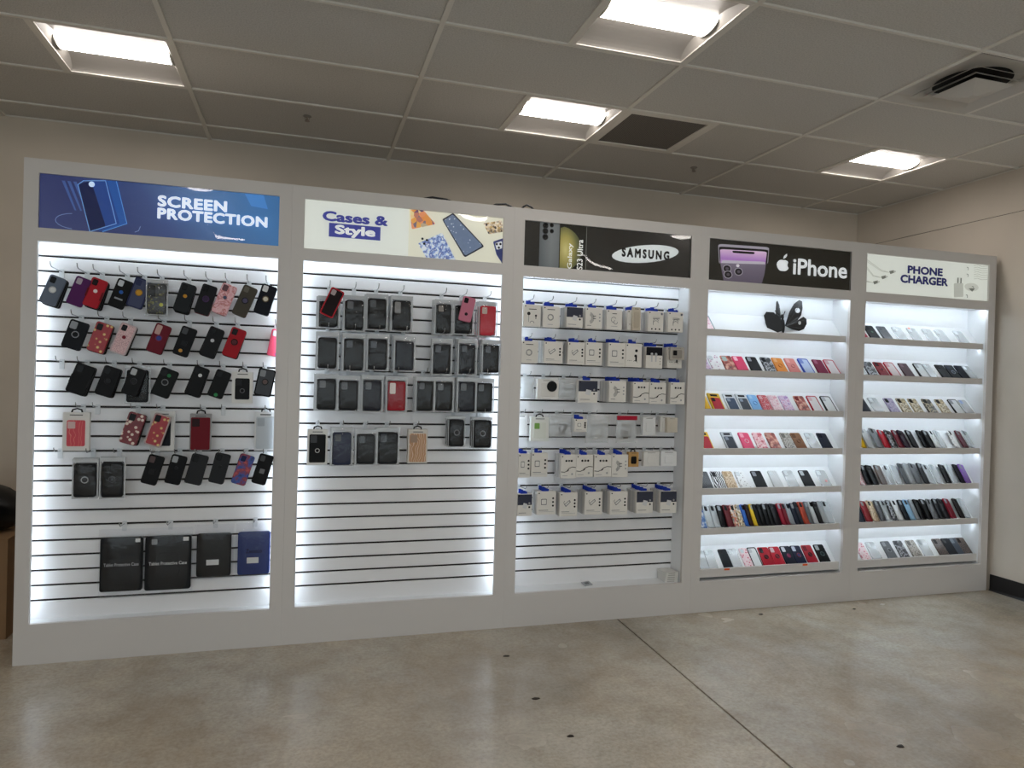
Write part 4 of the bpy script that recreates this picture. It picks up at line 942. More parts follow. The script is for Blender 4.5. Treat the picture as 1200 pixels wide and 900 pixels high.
# ------------------------------------------------------------------ bay three: accessory packs (oval logo)
B3 = 'oval-logo bay'; GB3 = 'boxed accessories hung in the oval-logo bay'
YW3 = YU + REC[2]
def e5(x, y): return 590 + x * .2, 240 + y * .2
def e6(x, y): return 590 + x * .33333, 400 + y * .33333
INK = '4a4a4d'
def pack_print(var, w, h):
    """front print of a white accessory box: logo dot, title bar, product picture, feature dots"""
    def mk():
        b = MB(); y = -.0105; m1, m2, m3 = colour('2d2d30'), colour('77787b'), colour('a9aaad')
        X = lambda u: (u - .5) * w
        Z = lambda v: (1 - v) * h
        def disc(u, v, r, m): b.disc(r, y, y + .0008, X(u), Z(v), 12, m)
        def bar(u0, u1, v0, v1, m): b.poly([(X(u0), Z(v1)), (X(u1), Z(v1)), (X(u1), Z(v0)), (X(u0), Z(v0))], y, .0008, m)
        def arc(u, v, r, a0, a1, m, th=.0014):
            P = [(X(u) + r * math.cos(a0 + (a1 - a0) * i / 12), y + .0004, Z(v) + r * math.sin(a0 + (a1 - a0) * i / 12)) for i in range(13)]; b.tube(P, th, 4, m)
        disc(.1, .08, .004, m1)
        if var == 'ear': arc(.45, .5, .016, .5, 5, m2); arc(.58, .62, .012, 2, 6.5, m2); bar(.35, .65, .18, .21, m1); bar(.3, .7, .82, .84, m3)
        if var == 'coil': arc(.45, .52, .018, 0, 6.3, m2); arc(.45, .52, .014, 0, 6.3, m2, .001); bar(.25, .7, .14, .17, m1); bar(.3, .6, .85, .87, m3)
        if var == 'plug':
            b.rbox(w * .3, h * .26, .0012, .004, .0004, cx=X(.36), cz=Z(.45), y0=y - .0004, m=m2); b.rbox(w * .24, h * .2, .0014, .004, .0004, cx=X(.36), cz=Z(.45), y0=y - .0008, m=colour('e9e7e3')); disc(.36, .45, .003, m1)
            for v in (.3, .46, .62): disc(.85, v, .006, m1)
            bar(.1, .6, .8, .82, m2); bar(.1, .9, .87, .88, m3)
        if var == 'usb':
            b.poly([(X(.25), Z(.5)), (X(.35), Z(.6)), (X(.62), Z(.4)), (X(.55), Z(.31))], y, .0008, m2); b.poly([(X(.29), Z(.5)), (X(.35), Z(.56)), (X(.57), Z(.4)), (X(.53), Z(.35))], y - .0003, .0008, colour('e4e2de')); arc(.32, .42, .01, 2, 5, m1, .001)
            for v in (.32, .46, .6): disc(.85, v, .006, m1)
            bar(.1, .55, .8, .82, m2); bar(.1, .9, .87, .88, m3)
        if var == 'cable':
            for u in (.35, .53, .7): disc(u, .26, .0065, m1)
            disc(.53, .26, .005, m3)
            P = [(X(.02), y, Z(.72)), (X(.25), y, Z(.74)), (X(.42), y, Z(.68)), (X(.55), y, Z(.58)), (X(.75), y, Z(.52)), (X(.98), y, Z(.54))]; b.tube(P, .0018, 4, m1)
            b.poly([(X(.4), Z(.72)), (X(.5), Z(.68)), (X(.56), Z(.58)), (X(.46), Z(.62))], y - .0006, .0008, m1); disc(.75, .82, .006, m3); bar(.1, .45, .88, .9, m3)
        if var == 'twist':
            for i in range(4): arc(.18, .5, .02 + .005 * i, -1.2, 1.2, m2, .0011)
            bar(.45, .62, .38, .42, m2); bar(.45, .62, .5, .54, m2)
            for v in (.3, .46, .62): disc(.85, v, .005, m3)
            bar(.1, .35, .85, .87, m2)
        if var == 'buds':
            disc(.3, .42, .010, m1); disc(.72, .5, .006, m1); bar(.7, .74, .5, .65, m1); bar(.29, .31, .42, .8, m2); arc(.5, .85, .012, 0, 3.1, m2); bar(.3, .75, .2, .23, m1)
        if var == 'sync':
            for d in (0, .09): arc(.5, .52 + d, .018, .3, 3.6, m2); bar(.3, .75, .3, .32, m3); bar(.3, .75, .36, .38, m1); disc(.88, .12, .007, colour('8d97ad'))
            for u in (.25, .5, .75): disc(u, .88, .005, m1)
        if var == 'adapt':
            disc(.66, .3, .009, m1); disc(.62, .52, .009, m1); bar(.6, .7, .5, .75, m1); arc(.6, .8, .012, 0, 2.6, m1)
            for u in (.15, .25, .35): disc(u, .72, .002, m1)
        if var == 'dark':
            b.poly([(X(0.01), Z(.5)), (X(.99), Z(.5)), (X(.99), Z(.02)), (X(.01), Z(.02))], y + .0004, .0006, colour('3e4150')); b.poly([(X(.35), Z(.62)), (X(.6), Z(.68)), (X(.68), Z(.45)), (X(.42), Z(.4))], y, .0008, colour('d9dadc'))
            disc(.82, .42, .006, m3); disc(.82, .6, .006, m1); bar(.1, .6, .85, .87, m2)
        if var == 'darkear':
            b.poly([(X(0.01), Z(.4)), (X(.99), Z(.4)), (X(.99), Z(.02)), (X(.01), Z(.02))], y + .0004, .0006, colour('25262e'))
            for u in (.35, .6): disc(u, .35, .009, colour('cfd1d4')); bar(u - .04, u + .04, .35, .7, colour('c9cbce'))
            for v in (.55, .68, .8): disc(.86, v, .003, m1)
        return b.mesh('front_print', None)
    return cached(('print', var, q2(w), q2(h)), mk)
def packs(conv, x0, x1, y0, y1, row, n, var, desc, nb=5, k=None, tab='2640b0', yaw=0.0, carton='e9e6e0', dim=.02):
    depth = .125
    y = YW3 - depth; a, b = aty(*conv(x0, y0), y), aty(*conv(x1, y1), y); w, h = q2(b[0] - a[0]), q2(a[2] - b[2]); cx = (a[0] + b[0]) / 2
    cx = min(max(cx, UX[2] + MG_ + w / 2 + .004), UX[3] - MG_ - w / 2 - .004)
    where = f'{ORD[n]} from left, {ROWN[row]} hook row, {B3}'
    def tabm():
        m = MB(); P = [(-.02, 0), (.02, 0), (.02, .014), (.006, .017), (.004, .008), (-.004, .008), (-.006, .026), (-.02, .026)]
        m.poly(P, -.0005, .001, None); return m.mesh('hang_tab', colour(tab) if tab else M_WHITE)
    for i in range(nb, -1, -1):
        root = empty('accessory_box', mtx=Matrix.Translation((cx + random.uniform(-.0012, .0012) - .0005 * i, y + .0205 * i, b[2] + random.uniform(-.002, .002))) @ Matrix.Rotation(yaw, 4, 'Z'))
        tag(root, f'{desc}, {where}' if i == 0 else f'{ORD[i]} box back in the stack, {where}', 'box', GB3)
        link('carton', rb(w, h, .019, .002, colour(carton if i == 0 else ('d3d1cd' if i % 2 else 'c3c2c2')), .0006, 'carton', cz=h / 2, y0=-.0095), root)
        if tab: link('hang_tab', cached(('tab', tab), tabm), root, (-.004, 0, h - .001))
        if i == 0: link('front_print', pack_print(var, w, h), root)['kind'] = 'stuff'
    if k is not None: hook(cx, GZ(k), YW3, .16, 'wire hook holding boxes, ' + where)
rw = [(118, 213, 582, 715, 'buds', 'white box with black earphone picture'), (230, 325, 590, 720, 'coil', 'white box with coiled cable picture'), (367, 460, 597, 722, 'dark', 'white and slate box with cable picture'),
      (478, 572, 602, 730, 'twist', 'white box with fanned cable picture'), (603, 690, 612, 733, 'ear', 'white box with bent cable picture'), (722, 800, 617, 738, 'adapt', 'white box half covered by beige box'),
      (845, 930, 622, 745, 'sync', 'white box with looped cables picture'), (962, 1045, 627, 750, 'sync', 'white box with looped cables at right end')]
for n, (x0, x1, y0, y1, v, d) in enumerate(rw): packs(e5, x0, x1, y0, y1, 0, n, v, d, (2, 3, 4, 1, 3, 3, 4, 2)[n], 22)
boxed(e5, 755, 797, 600, 738, 'narrow beige box standing before sixth stack, top hook row, oval-logo bay', 'c9bfae', 'bdb3a2', None, wall=YW3, yoff=.155, group=GB3, tab=None, t=.016, name='accessory_carton')
rw = [(62, 117, -2, 78, 'coil', 'white box with round cable picture'), (143, 205, 0, 78, 'usb', 'white box with plug picture'), (225, 283, 2, 83, 'usb', 'white box with slanted plug picture'), (287, 343, 3, 85, 'plug', 'white box with square charger picture'),
      (368, 425, 5, 90, 'plug', 'white box with cube charger picture'), (428, 483, 7, 92, 'adapt', 'white box with black earphone plugs picture'), (500, 555, 17, 95, 'darkear', 'white box with dark earbud picture'), (575, 623, 20, 95, 'adapt', 'white box behind small grey box')]
for n, (x0, x1, y0, y1, v, d) in enumerate(rw): packs(e6, x0, x1, y0, y1, 1, n, v, d, (1, 4, 3, 1, 5, 1, 4, 4)[n], 19)
boxed(e6, 585, 632, 20, 66, 'small grey box before the last stack, second hook row, oval-logo bay', 'b5b0a8', '9a958e', '26262a', wall=YW3, yoff=.16, group=GB3, tab=None, t=.016, name='accessory_carton')
for n, (x0, x1, y0, y1, v, d) in zip((3, 4, 5, 6, 7), [(262, 328, 137, 215, 'dark', 'slate blue box with charger picture'), (370, 428, 140, 215, 'twist', 'white box with fanned cable picture'), (455, 508, 142, 217, 'cable', 'white box with black cable picture'), (512, 567, 143, 220, 'cable', 'white box with grey cable picture'), (585, 632, 145, 222, 'cable', 'white box with cable by the frame')]):
    packs(e6, x0, x1, y0, y1, 2, n, v, d, (1, 6, 6, 2, 3)[n - 3], 16)
for n, (x0, x1, y0, y1, v, d) in enumerate([(52, 90, 393, 478, 'plug', 'white box half hidden by the frame'), (97, 152, 392, 475, 'plug', 'white box with square charger picture'), (202, 252, 397, 480, 'cable', 'white box with black cable picture'), (255, 312, 397, 475, 'cable', 'white box with bold cable picture'), (318, 375, 399, 475, 'cable', 'white box with cable and dots picture'), (380, 435, 396, 475, 'twist', 'white box with fanned cable picture')]):
    packs(e6, x0, x1, y0, y1, 4, n, v, d, (2, 1, 4, 1, 1, 2)[n], 10)
for n, (x0, x1, y0, y1, v, d) in enumerate([(48, 97, 538, 613, 'dark', 'white and slate box by the left frame'), (118, 180, 528, 608, 'plug', 'white box with square charger picture'), (197, 257, 532, 612, 'usb', 'white box with slanted plug picture'), (285, 343, 529, 607, 'usb', 'white box with long plug picture'),
        (373, 432, 529, 608, 'usb', 'white box with pale plug picture'), (467, 522, 527, 603, 'dark', 'white and dark box with plug picture'), (550, 605, 527, 602, 'dark', 'white and dark box at right end')]):
    packs(e6, x0, x1, y0, y1, 5, n, v, d, (2, 3, 3, 5, 5, 6, 6)[n], 7)
# loose wrapped pieces in the third and fourth rows
def pouch(x0, x1, y0, y1, label, item, col, k=None, yoff=.06, head=None, hl=None):
    y = YW3 - yoff; a, b = aty(*e6(x0, y0), y), aty(*e6(x1, y1), y); w, h = b[0] - a[0], a[2] - b[2]; cx = (a[0] + b[0]) / 2
    root = empty('accessory_pouch', loc=(cx, y, b[2])); tag(root, label, 'pouch', 'bagged accessories in the oval-logo bay')
    bm = bagmesh(w, h, .022, int(x0)).copy(); bm.materials.clear(); bm.materials.append(POUCH); link('plastic_bag', bm, root); m = colour(col); mb = MB()
    if item == 'ring': [mb.ring(w * (.22 + .012 * i), .0022, .002 - .003 * (i % 2), 0, h * .42) for i in range(3)]; mb.tube([(-w * .1, 0, h * .62), (w * .15, 0, h * .66)], .0045)
    if item == 'knot':
        mb.tube([(w * (.12 + .11 * math.sin(a) + .05 * math.cos(2 * a)), .004 * math.sin(3 * a), h * (.36 + .2 * math.cos(a))) for a in [i * 2 * math.pi * 2.4 / 50 for i in range(51)]], .0038)
        mb.tube([(w * .3, 0, h * .5), (w * .1, 0, h * .2)], .006)
    if item == 'flat': mb.rbox(w * .6, h * .5, .008, .008, .002, cz=h * .42, y0=-.004)
    if item == 'coil':
        mb.tube([(w * (.26 * math.sin(a)), .003 * math.sin(2 * a), h * (.4 + .22 * math.cos(a))) for a in [i * 2 * math.pi * 2 / 40 for i in range(41)]], .003); mb.rbox(w * .25, h * .3, .008, .003, .001, cx=-w * .05, cz=h * .3, y0=-.01)
    link('cable' if item != 'flat' else 'insert', smooth(mb.mesh('cable', m)) if item != 'flat' else mb.mesh('insert', m), root)
    if head: link('card_header', rb(w, h * .16, .006, .001, colour(head), .0005, 'card_header', cz=h * .93, y0=-.012), root)
    if k is not None: hook(cx, GZ(k), YW3, .12, hl)
pouch(62, 106, 122, 200, 'clear pouch with white cable at left frame, third hook row, oval-logo bay', 'flat', 'e3e6e8', 16, hl='wire hook holding the leftmost clear pouch, third row, oval-logo bay')
boxed(e6, 118, 190, 132, 203, 'square white box with black round picture, third hook row, oval-logo bay', 'e6e5e2', 'dedcd8', None, wall=YW3, yoff=.08, group=GB3, tab=None, k=16, t=.03, name='accessory_carton', hl='wire hook holding the square white box with black circle, oval-logo bay')
o = bpy.data.objects[[x.name for x in bpy.data.objects if x.name.startswith('accessory_carton')][-1]]
link('front_print', discm(.032, colour('1d1d20'), .022, .075, -.0185, 'front_print'), o)
pouch(193, 260, 130, 205, 'clear pouch with coiled white cable, third hook row, oval-logo bay', 'ring', 'c9ced2', 16, .08, hl='wire hook holding the coiled white cable pouch, oval-logo bay')
boxed(e6, 46, 80, 258, 330, 'white box half behind the left frame, fourth hook row, oval-logo bay', 'eceef0', 'e3e6e8', None, wall=YW3, yoff=.06, group=GB3, tab=None, k=13, t=.02, name='accessory_carton', hl='wire hook holding the half hidden white box, fourth row, oval-logo bay')
boxed(e6, 95, 156, 266, 350, 'white and green charger box, fourth hook row, oval-logo bay', 'e9ece8', 'e1e6de', '7fae5a', wall=YW3, yoff=.08, group=GB3, tab='1a1a1c', k=13, t=.024, name='accessory_carton', hl='wire hook holding the white and green charger box, oval-logo bay')
pouch(160, 240, 256, 336, 'clear pouch with black bundled cable, fourth hook row, oval-logo bay', 'knot', '17171a', 13, .07, hl='wire hook holding the black cable pouch, oval-logo bay')
packs(e6, 250, 290, 273, 318, 3, 3, 'plug', 'small box with blue tab', 2, 13)
pouch(290, 366, 262, 356, 'clear pouch with white charger and cable, fourth hook row, oval-logo bay', 'coil', 'e9ebec', 13, .12, hl='wire hook holding the white charger pouch, oval-logo bay')
pouch(398, 465, 262, 356, 'clear pouch with red header and grey cable, fourth hook row, oval-logo bay', 'coil', '6b6866', 13, .1, head='b01f38', hl='wire hook holding the red headed pouch, oval-logo bay')
for i, (x0, x1, y0, y1, c_, lb) in enumerate([(487, 530, 266, 330, 'e2e4e5', 'small white box right of the red headed pouch, oval-logo bay'), (548, 580, 264, 318, 'dcdcd8', 'small white box leaning in the right stack, fourth hook row'), (572, 607, 268, 320, 'cfc8ba', 'small beige box at right end, fourth hook row, oval-logo bay'),
                                   (437, 471, 389, 440, 'c39a62', 'small tan box with black round picture, fifth hook row, oval-logo bay'), (490, 543, 388, 438, 'e4e3e0', 'small white box second from right end, fifth hook row, oval-logo bay'), (550, 604, 386, 437, 'e8eaec', 'small white box at right end, fifth hook row, oval-logo bay')]):
    boxed(e6, x0, x1, y0, y1, lb, c_, '26221f' if i == 3 else c_, None, wall=YW3, yoff=.09 if i != 2 else .12, group=GB3, tab='1a1a1c' if i == 3 else None, k=(13, 13, 13, 10, 10, 10)[i] if i != 2 else None, t=.03, win=.6, name='accessory_carton', hl='wire hook holding the ' + lb.replace(', oval-logo bay', '').replace(', fourth hook row', '').replace(', fifth hook row', ' fifth row'))
# things on the ledge of bay three
p = aty(570 + 518 * .2333, 590 + 400 * .2333, YU + .06)
tg = empty('price_tag', mtx=Matrix.Translation((p[0], YU + .065, ZO0 + .001)) @ Matrix.Rotation(.3, 4, 'Z') @ Matrix.Rotation(-1.3, 4, 'X')); tag(tg, 'small grey clip-on price tag lying on the bottom ledge', 'tag')
link('holder', rb(.062, .045, .003, .003, colour('a9adb0', .2), .0008, 'holder', y0=-.0015, cz=.0225), tg); link('label_card', rb(.03, .02, .001, .001, colour('6b6e70'), .0003, 'label_card', y0=-.0026, cz=.024), tg)
p = aty(570 + 925 * .2333, 590 + 380 * .2333, YU + .06)
for i in range(5):
    c = empty('white_card_box', mtx=Matrix.Translation((UX[3] - MG_ - .052, YU + .085, ZO0 + .0125 * i)) @ Matrix.Rotation(-.05 + .03 * i, 4, 'Z'))
    tag(c, ['flat white box at the bottom of the stack in ledge corner', 'flat white box second from bottom of the ledge corner stack', 'flat white box in the middle of the ledge corner stack', 'flat white box second from top of the ledge corner stack', 'flat white box on top of the stack in ledge corner'][i], 'box', 'flat boxes stacked in the ledge corner')
    b = MB(); b.box(-.045, .045, -.055, .05, 0, .0115); link('carton', b.mesh('carton', colour('dddcd8')), c)
    b = MB(); b.box(-.03, .02, -.0555, -.055, .003, .0085); link('end_label', b.mesh('end_label', colour('b5b4b0')), c)
# ------------------------------------------------------------------ bays four and five: cases leaning on sloping shelves
TILT = math.radians(48)
def lean(k, row, px0, px1, py, body, desc, n, cam=BK, feat=(), rim=None, dense=False, h=.152, t=.011, tilt=TILT, w=None, up=0.0, box=None, bay=None, camw=.34):
    zl = LIPS[row]; yb = YU + LY + .022
    def xat(px):
        x = aty(px, py, yb)[0]
        for _ in range(3):
            q = proj((x, yb, zl)); x = aty(px, q[1], yb)[0]
        return x
    xa, xb = xat(px0), xat(px1)
    ww = w or min(max(xb - xa, .068), .084); cx = (xa + xb) / 2
    lim0, lim1 = UX[k] + MG_ + .003 + ww / 2, UX[k + 1] - MG_ - .003 - ww / 2
    cx = min(max(cx, lim0), lim1)
    phi = math.radians(17) if dense else math.radians(random.uniform(-1.5, 1.5) + 1)
    th = t / 2 + (.5 * ww * math.sin(phi) if dense else 0) + .0022 + up
    # foot of the piece on the sloping deck, just behind the lip
    y0, z0 = (LY + .036, zl - .010) if dense else (LY + .019, zl - .0265)
    ny, nz = -math.sin(tilt), math.cos(tilt)
    M = Matrix.Translation((cx, YU + y0 + ny * th + .002, z0 + nz * th)) @ Matrix.Rotation(-(math.pi / 2 - tilt), 4, 'X') @ Matrix.Rotation(random.uniform(-.02, .02), 4, 'Y') @ Matrix.Rotation(phi, 4, 'Z')
    name = 'boxed_phone_case' if box else 'phone_case'
    root = empty(name, mtx=M)
    tag(root, f'{desc}, {ORD[n]} from left, {ROWN[row]} shelf, {bay}', 'phone case', f'cases leaning on the shelves of the {bay}')
    if box:
        link('carton', rb(ww, h, .018, .002, colour(box), .0008, 'carton', cz=h / 2, y0=-.009), root)
        c = link('case', rb(ww * .8, h * .66, .003, .008, colour(body), .001, 'case', cz=h * .42, y0=-.0115), root)
        if cam: link('camera_window', rb(ww * .28, ww * .32, .002, .004, colour(cam), .0006, 'camera_window', cx=-ww * .2, cz=h * .63, y0=-.013), c)
        link('title_print', rb(ww * .6, h * .1, .0008, .001, colour('2a2a2c'), .0002, 'title_print', cz=h * .88, y0=-.0098), root)
    else: case_parts(root, ww, h, t, body, cam, feat, rim, camw=camw)
    return root
def row_of(k, row, conv, items, py, bay, dense=False):
    for n, it in enumerate(items):
        x0, x1, body, desc = it[:4]; kw = it[4] if len(it) > 4 else {}
        lean(k, row, conv(x0, 0)[0], conv(x1, 0)[0], py, body, desc, n, dense=kw.pop('dense', dense), bay=bay, **kw)
B4 = 'purple-phone-sign bay'; B5 = 'charger-sign bay'
f7 = lambda x, y: (810 + x * .2445, y); f8 = lambda x, y: (810 + x * .2554, y); f9 = lambda x, y: (995 + x * .2223, y); f0 = lambda x, y: (995 + x * .2666, y)
CL = dict(cam='d3d8db')
row_of(3, 0, f7, [(60, 120, 'pink_white', 'pale pink and teal case', dict(rim='8fb0ae', cam=None))], 385, B4)
row_of(3, 1, f7, [(60, 96, 'purple_pink', 'purple flecked case', dict(cam=None)), (105, 165, 'floral_clear', 'clear case with pink flowers', CL), (172, 228, 'brown_red', 'brown red case with pale camera', dict(cam='a9b8b4', camw=.4)), (226, 285, 'd8456a', 'hot pink case', dict(cam='f0b9c8')),
    (292, 350, '26262a', 'black case with grey trim', dict(cam='8c9096')), (360, 420, 'dark_floral', 'black patterned case', dict(cam='3c3d42')), (418, 472, 'dd8b3a', 'orange case with ring', dict(cam='e9b07a', feat=[('ring', 'c9772c', 'dd8b3a')])),
    (480, 535, 'dc8b86', 'salmon pink case with ring', dict(cam='ecb3ae', feat=[('ring', 'c97772', 'dc8b86')])), (545, 602, 'b9c8e6', 'pale blue case with blue rim', dict(cam='7f92cf', rim='3d55b8')), (612, 670, '731b3c', 'maroon case', dict(cam='a06078')), (670, 722, 'd9d4d6', 'clear case with red rim', dict(cam='c9a9b0', rim='b01f3c'))], 435, B4)
row_of(3, 2, f7, [(62, 92, 'e3b52a', 'yellow box edge at frame', dict(cam=None)), (100, 172, 'b3303c', 'boxed red case in yellow carton', dict(box='d9b23a', cam='1d1d20', w=.088)), (180, 240, '47556b', 'boxed clear slate case', dict(box='d3d8dc', cam='8b97a6')), (243, 296, '4a5057', 'boxed clear grey case', dict(box='cfd4d8', cam='8b97a6')),
    (300, 347, '84b6e6', 'light blue case with ring', dict(cam='a9cdee', feat=[('ring', '5f94cc', '84b6e6')])), (350, 397, 'red_pattern', 'red patterned case', dict(cam='d9a5ab')), (400, 447, 'pink_white', 'pink and white patterned case', dict(cam='e9c9d2')), (455, 502, 'purple_pink', 'lilac patterned case', dict(cam='d9c2dc')),
    (522, 582, 'brown_red', 'red brown pictured case', dict(cam='7a2f30')), (590, 637, 'e0dadb', 'clear case with red rim', dict(cam='d9b9be', rim='b3203a')), (655, 706, 'dcdfe0', 'clear case with black rim', dict(cam='b9bcc0', rim='1d1d20'))], 482, B4)
row_of(3, 3, f8, [(55, 105, 'b3303c', 'boxed red case in yellow carton at frame', dict(box='d9b23a', cam=None)), (165, 222, '3f444c', 'boxed dark case in grey carton', dict(box='aeb2b6', cam='7a828c')), (245, 297, 'e05578', 'bright pink case with ring', dict(cam='f0a0b4', feat=[('ring', 'f3b6c4', 'e05578')])), (312, 358, 'red_pink', 'pink and red patterned case', dict(cam='e6bcc2')),
    (372, 420, 'brown_red', 'rust red glitter case', dict(cam='b98d80')), (440, 490, 'grey_leopard', 'grey leopard print case', dict(cam='6b6863')), (490, 537, '7a5236', 'brown leather case', dict(cam='5a3a26', feat=[('ring', '5f3e28', '7a5236')])), (555, 602, 'clear', 'clear case with dark speck', dict(cam='c9ced2')), (610, 656, '20243a', 'navy case', dict(cam='14172a'))], 529, B4)
row_of(3, 4, f8, [(58, 107, 'zebra', 'black and white patterned case at frame', dict(cam='c9cbd0')), (115, 170, 'tiger', 'black case with white tiger stripes', dict(cam='3a3b40')), (172, 220, 'tan_leopard', 'tan leopard print case', dict(cam='b59a78')), (232, 278, 'dots', 'clear case with dark dots', CL), (305, 356, '1e1f23', 'black dotted case', dict(cam='8d9096')),
    (385, 430, 'plaid', 'grey checked clear case', CL), (455, 502, 'clear', 'plain clear case', CL), (525, 578, '202125', 'black case with pale camera', dict(cam='b9bcc0')), (605, 652, 'clear', 'clear case with pink dot', dict(cam='c9ced2', feat=[('badge', 'd98f8f', .1, .4)]))], 576, B4)
dense4 = [(45, 88, 'blue_print', 'blue and white printed case'), (88, 122, 'clear', 'clear case'), (118, 152, 'clear', 'second clear case'), (150, 182, '1b1b1e', 'black case'), (178, 216, '6a2a30', 'maroon and grey case'), (205, 252, 'cartoon', 'red and white printed case'), (232, 276, 'cream_print', 'cream printed case'),
    (262, 293, '2f5fae', 'blue case'), (285, 304, '3a1418', 'dark red case'), (304, 330, 'd9b32c', 'yellow edged case'), (322, 346, '1a1a1d', 'black case'), (340, 366, '19191b', 'black case with ridges'), (360, 386, '1f2023', 'black rugged case'), (380, 404, '17171a', 'black slim case'), (398, 424, '23252a', 'charcoal case'),
    (432, 458, '8e1c30', 'crimson case'), (452, 474, '701626', 'dark red slim case'), (468, 498, '8f9499', 'grey clear case'), (494, 518, '222a40', 'navy case'), (512, 538, '2a3340', 'steel blue black case'), (536, 556, 'a8432f', 'rust edged case'), (556, 588, '5f6265', 'smoky clear case'), (578, 606, 'b3b5b6', 'clear grey case'), (600, 626, '1d1d1f', 'black case near right end'), (622, 648, 'clear', 'clear case near right end'), (640, 668, 'clear', 'last clear case')]
for n, (x0, x1, c_, d) in enumerate(dense4): lean(3, 5, f8(x0, 0)[0] - 2, f8(x1, 0)[0] - 2, 622, c_, d, n, cam='8d9196' if n % 3 == 0 else '101012', dense=True, h=.158 if n > 18 else .15, tilt=math.radians(57), w=.074, t=.0095, bay=B4)
row_of(3, 6, f8, [(45, 85, 'clear', 'clear case at frame', CL), (88, 125, 'clear', 'second clear case', CL), (155, 197, '2b3036', 'charcoal blue case', dict(cam='17191c')), (197, 240, 'clear', 'clear case beside charcoal one', CL), (252, 292, 'rose_floral', 'clear case with pink roses', CL), (290, 330, 'dfe2e3', 'clear case with black rim', dict(cam='c3c7ca', rim='1b1b1e')), (335, 388, 'a51b2a', 'red case with black ring', dict(cam='1d1a1c', feat=[('ring', '231a1c', '4a1a20')])),
    (388, 437, 'b01f30', 'red case with pale dot', dict(cam='c9a5aa', feat=[('ring', '3a1a20', '6a1a24')])), (440, 492, '1f2438', 'navy case with purple ring', dict(cam='c3c7cf', feat=[('ring', '6a2a4a', '8a3a5a')])), (487, 537, '1c2144', 'dark blue case with red ring', dict(cam='b9bece', feat=[('ring', '7a2a3a', '3a3a6a')])), (540, 590, 'a01c2b', 'red case with dark ring', dict(cam='701622', feat=[('ring', '3a1418', '5a1a20')])), (595, 647, '1b1c1f', 'black case with grey ring', dict(cam='a9adb0', feat=[('ring', '4a5a5c', '2a3a3a')]))], 668, B4)
row_of(4, 0, f9, [(72, 104, '8e1f36', 'maroon case at frame', dict(cam=None)), (120, 175, '1e1f22', 'black case', dict(cam='3a3b3e', feat=[('badge', '3f5a4a')])), (192, 240, 'zebra', 'grey and black patterned case', dict(cam='55575c')), (270, 320, 'clear', 'clear case with printed insert', CL), (350, 397, 'clear', 'clear case with orange hang tag', dict(cam='c9ced2', feat=[('badge', 'd9653a', -.2, .95)])),
    (432, 482, 'clear', 'clear case', CL), (498, 548, 'clear', 'clear case right of centre', CL), (595, 645, 'clear', 'clear case near right end', CL)], 394, B5)
row_of(4, 1, f9, [(66, 102, 'clear', 'clear case at frame', CL), (110, 165, 'dark_floral', 'black case with white marks', dict(cam='77797e')), (172, 222, '7e1c26', 'red and black ring case', dict(cam='26181a', feat=[('ring', 'b0394a', '2a1416')])), (230, 282, 'd5c9ca', 'clear case with red rim', dict(cam='c99aa2', rim='a81e30')), (305, 356, '4a3138', 'plum grey case', dict(cam='7a666c')), (385, 435, 'd3d7d9', 'clear case with black rim', dict(cam='a9adb0', rim='1c1c1f')),
    (438, 475, 'clear', 'clear case beside black rimmed one', CL), (500, 552, '1b1c1f', 'black case', dict(cam='303135')), (550, 602, '1c2029', 'black case with grey ring', dict(cam='3a3e48', feat=[('ring', '8d93a0', '2a2f3a')])), (603, 652, '1c2130', 'navy black case', dict(cam='2a3144')), (655, 697, 'clear', 'clear case at right end', CL)], 441, B5)
row_of(4, 2, f0, [(56, 108, '232838', 'navy case at frame', dict(cam='3a4052')), (115, 166, 'clear', 'clear printed case', CL), (188, 234, 'lilac_print', 'lilac case with black camera', dict(cam='2a2a30')), (243, 287, 'gold_floral', 'tan and gold case', dict(cam='3a342c')), (298, 337, 'gold_floral', 'pale gold case', dict(cam='3a342c')), (356, 400, 'dark_gold', 'black and gold case', dict(cam='1f1d1a')), (418, 457, 'gold_floral', 'bronze case with gold pattern', dict(cam='2c2722')), (476, 517, 'd9dcde', 'clear case with black rim', dict(cam='8d9196', rim='1d1d20')), (523, 558, 'clear', 'clear case with blue corner', dict(cam='7f8fb5'))], 483, B5)
dense5a = [(48, 98, 'd9ae26', 'yellow boxed case'), (84, 126, 'b9bcbe', 'clear grey case'), (128, 168, '7d8083', 'smoky grey case'), (165, 196, 'a31c2a', 'red case'), (192, 230, 'dark_floral', 'black patterned case'), (224, 264, '6e1a26', 'dark red case'), (252, 284, '3a2438', 'plum case'), (284, 324, '1b1b1e', 'black case'), (334, 370, '1d1d20', 'black slim case'), (364, 392, '2a2c30', 'charcoal case'), (390, 422, 'dfe2e3', 'white edged black case'), (412, 446, 'clear', 'clear case'), (468, 510, 'dots', 'clear case with black marks'), (506, 542, '5a2630', 'maroon clear case'), (542, 576, 'clear', 'clear case at right end')]
for n, (x0, x1, c_, d) in enumerate(dense5a): lean(4, 3, f0(x0, 0)[0] - 2, f0(x1, 0)[0] - 2, 526, c_, d, n, cam='8d9196' if n % 2 else '141416', dense=True, w=.074, t=.0095, h=.156 if n < 3 else .143, tilt=math.radians(54), bay=B5)
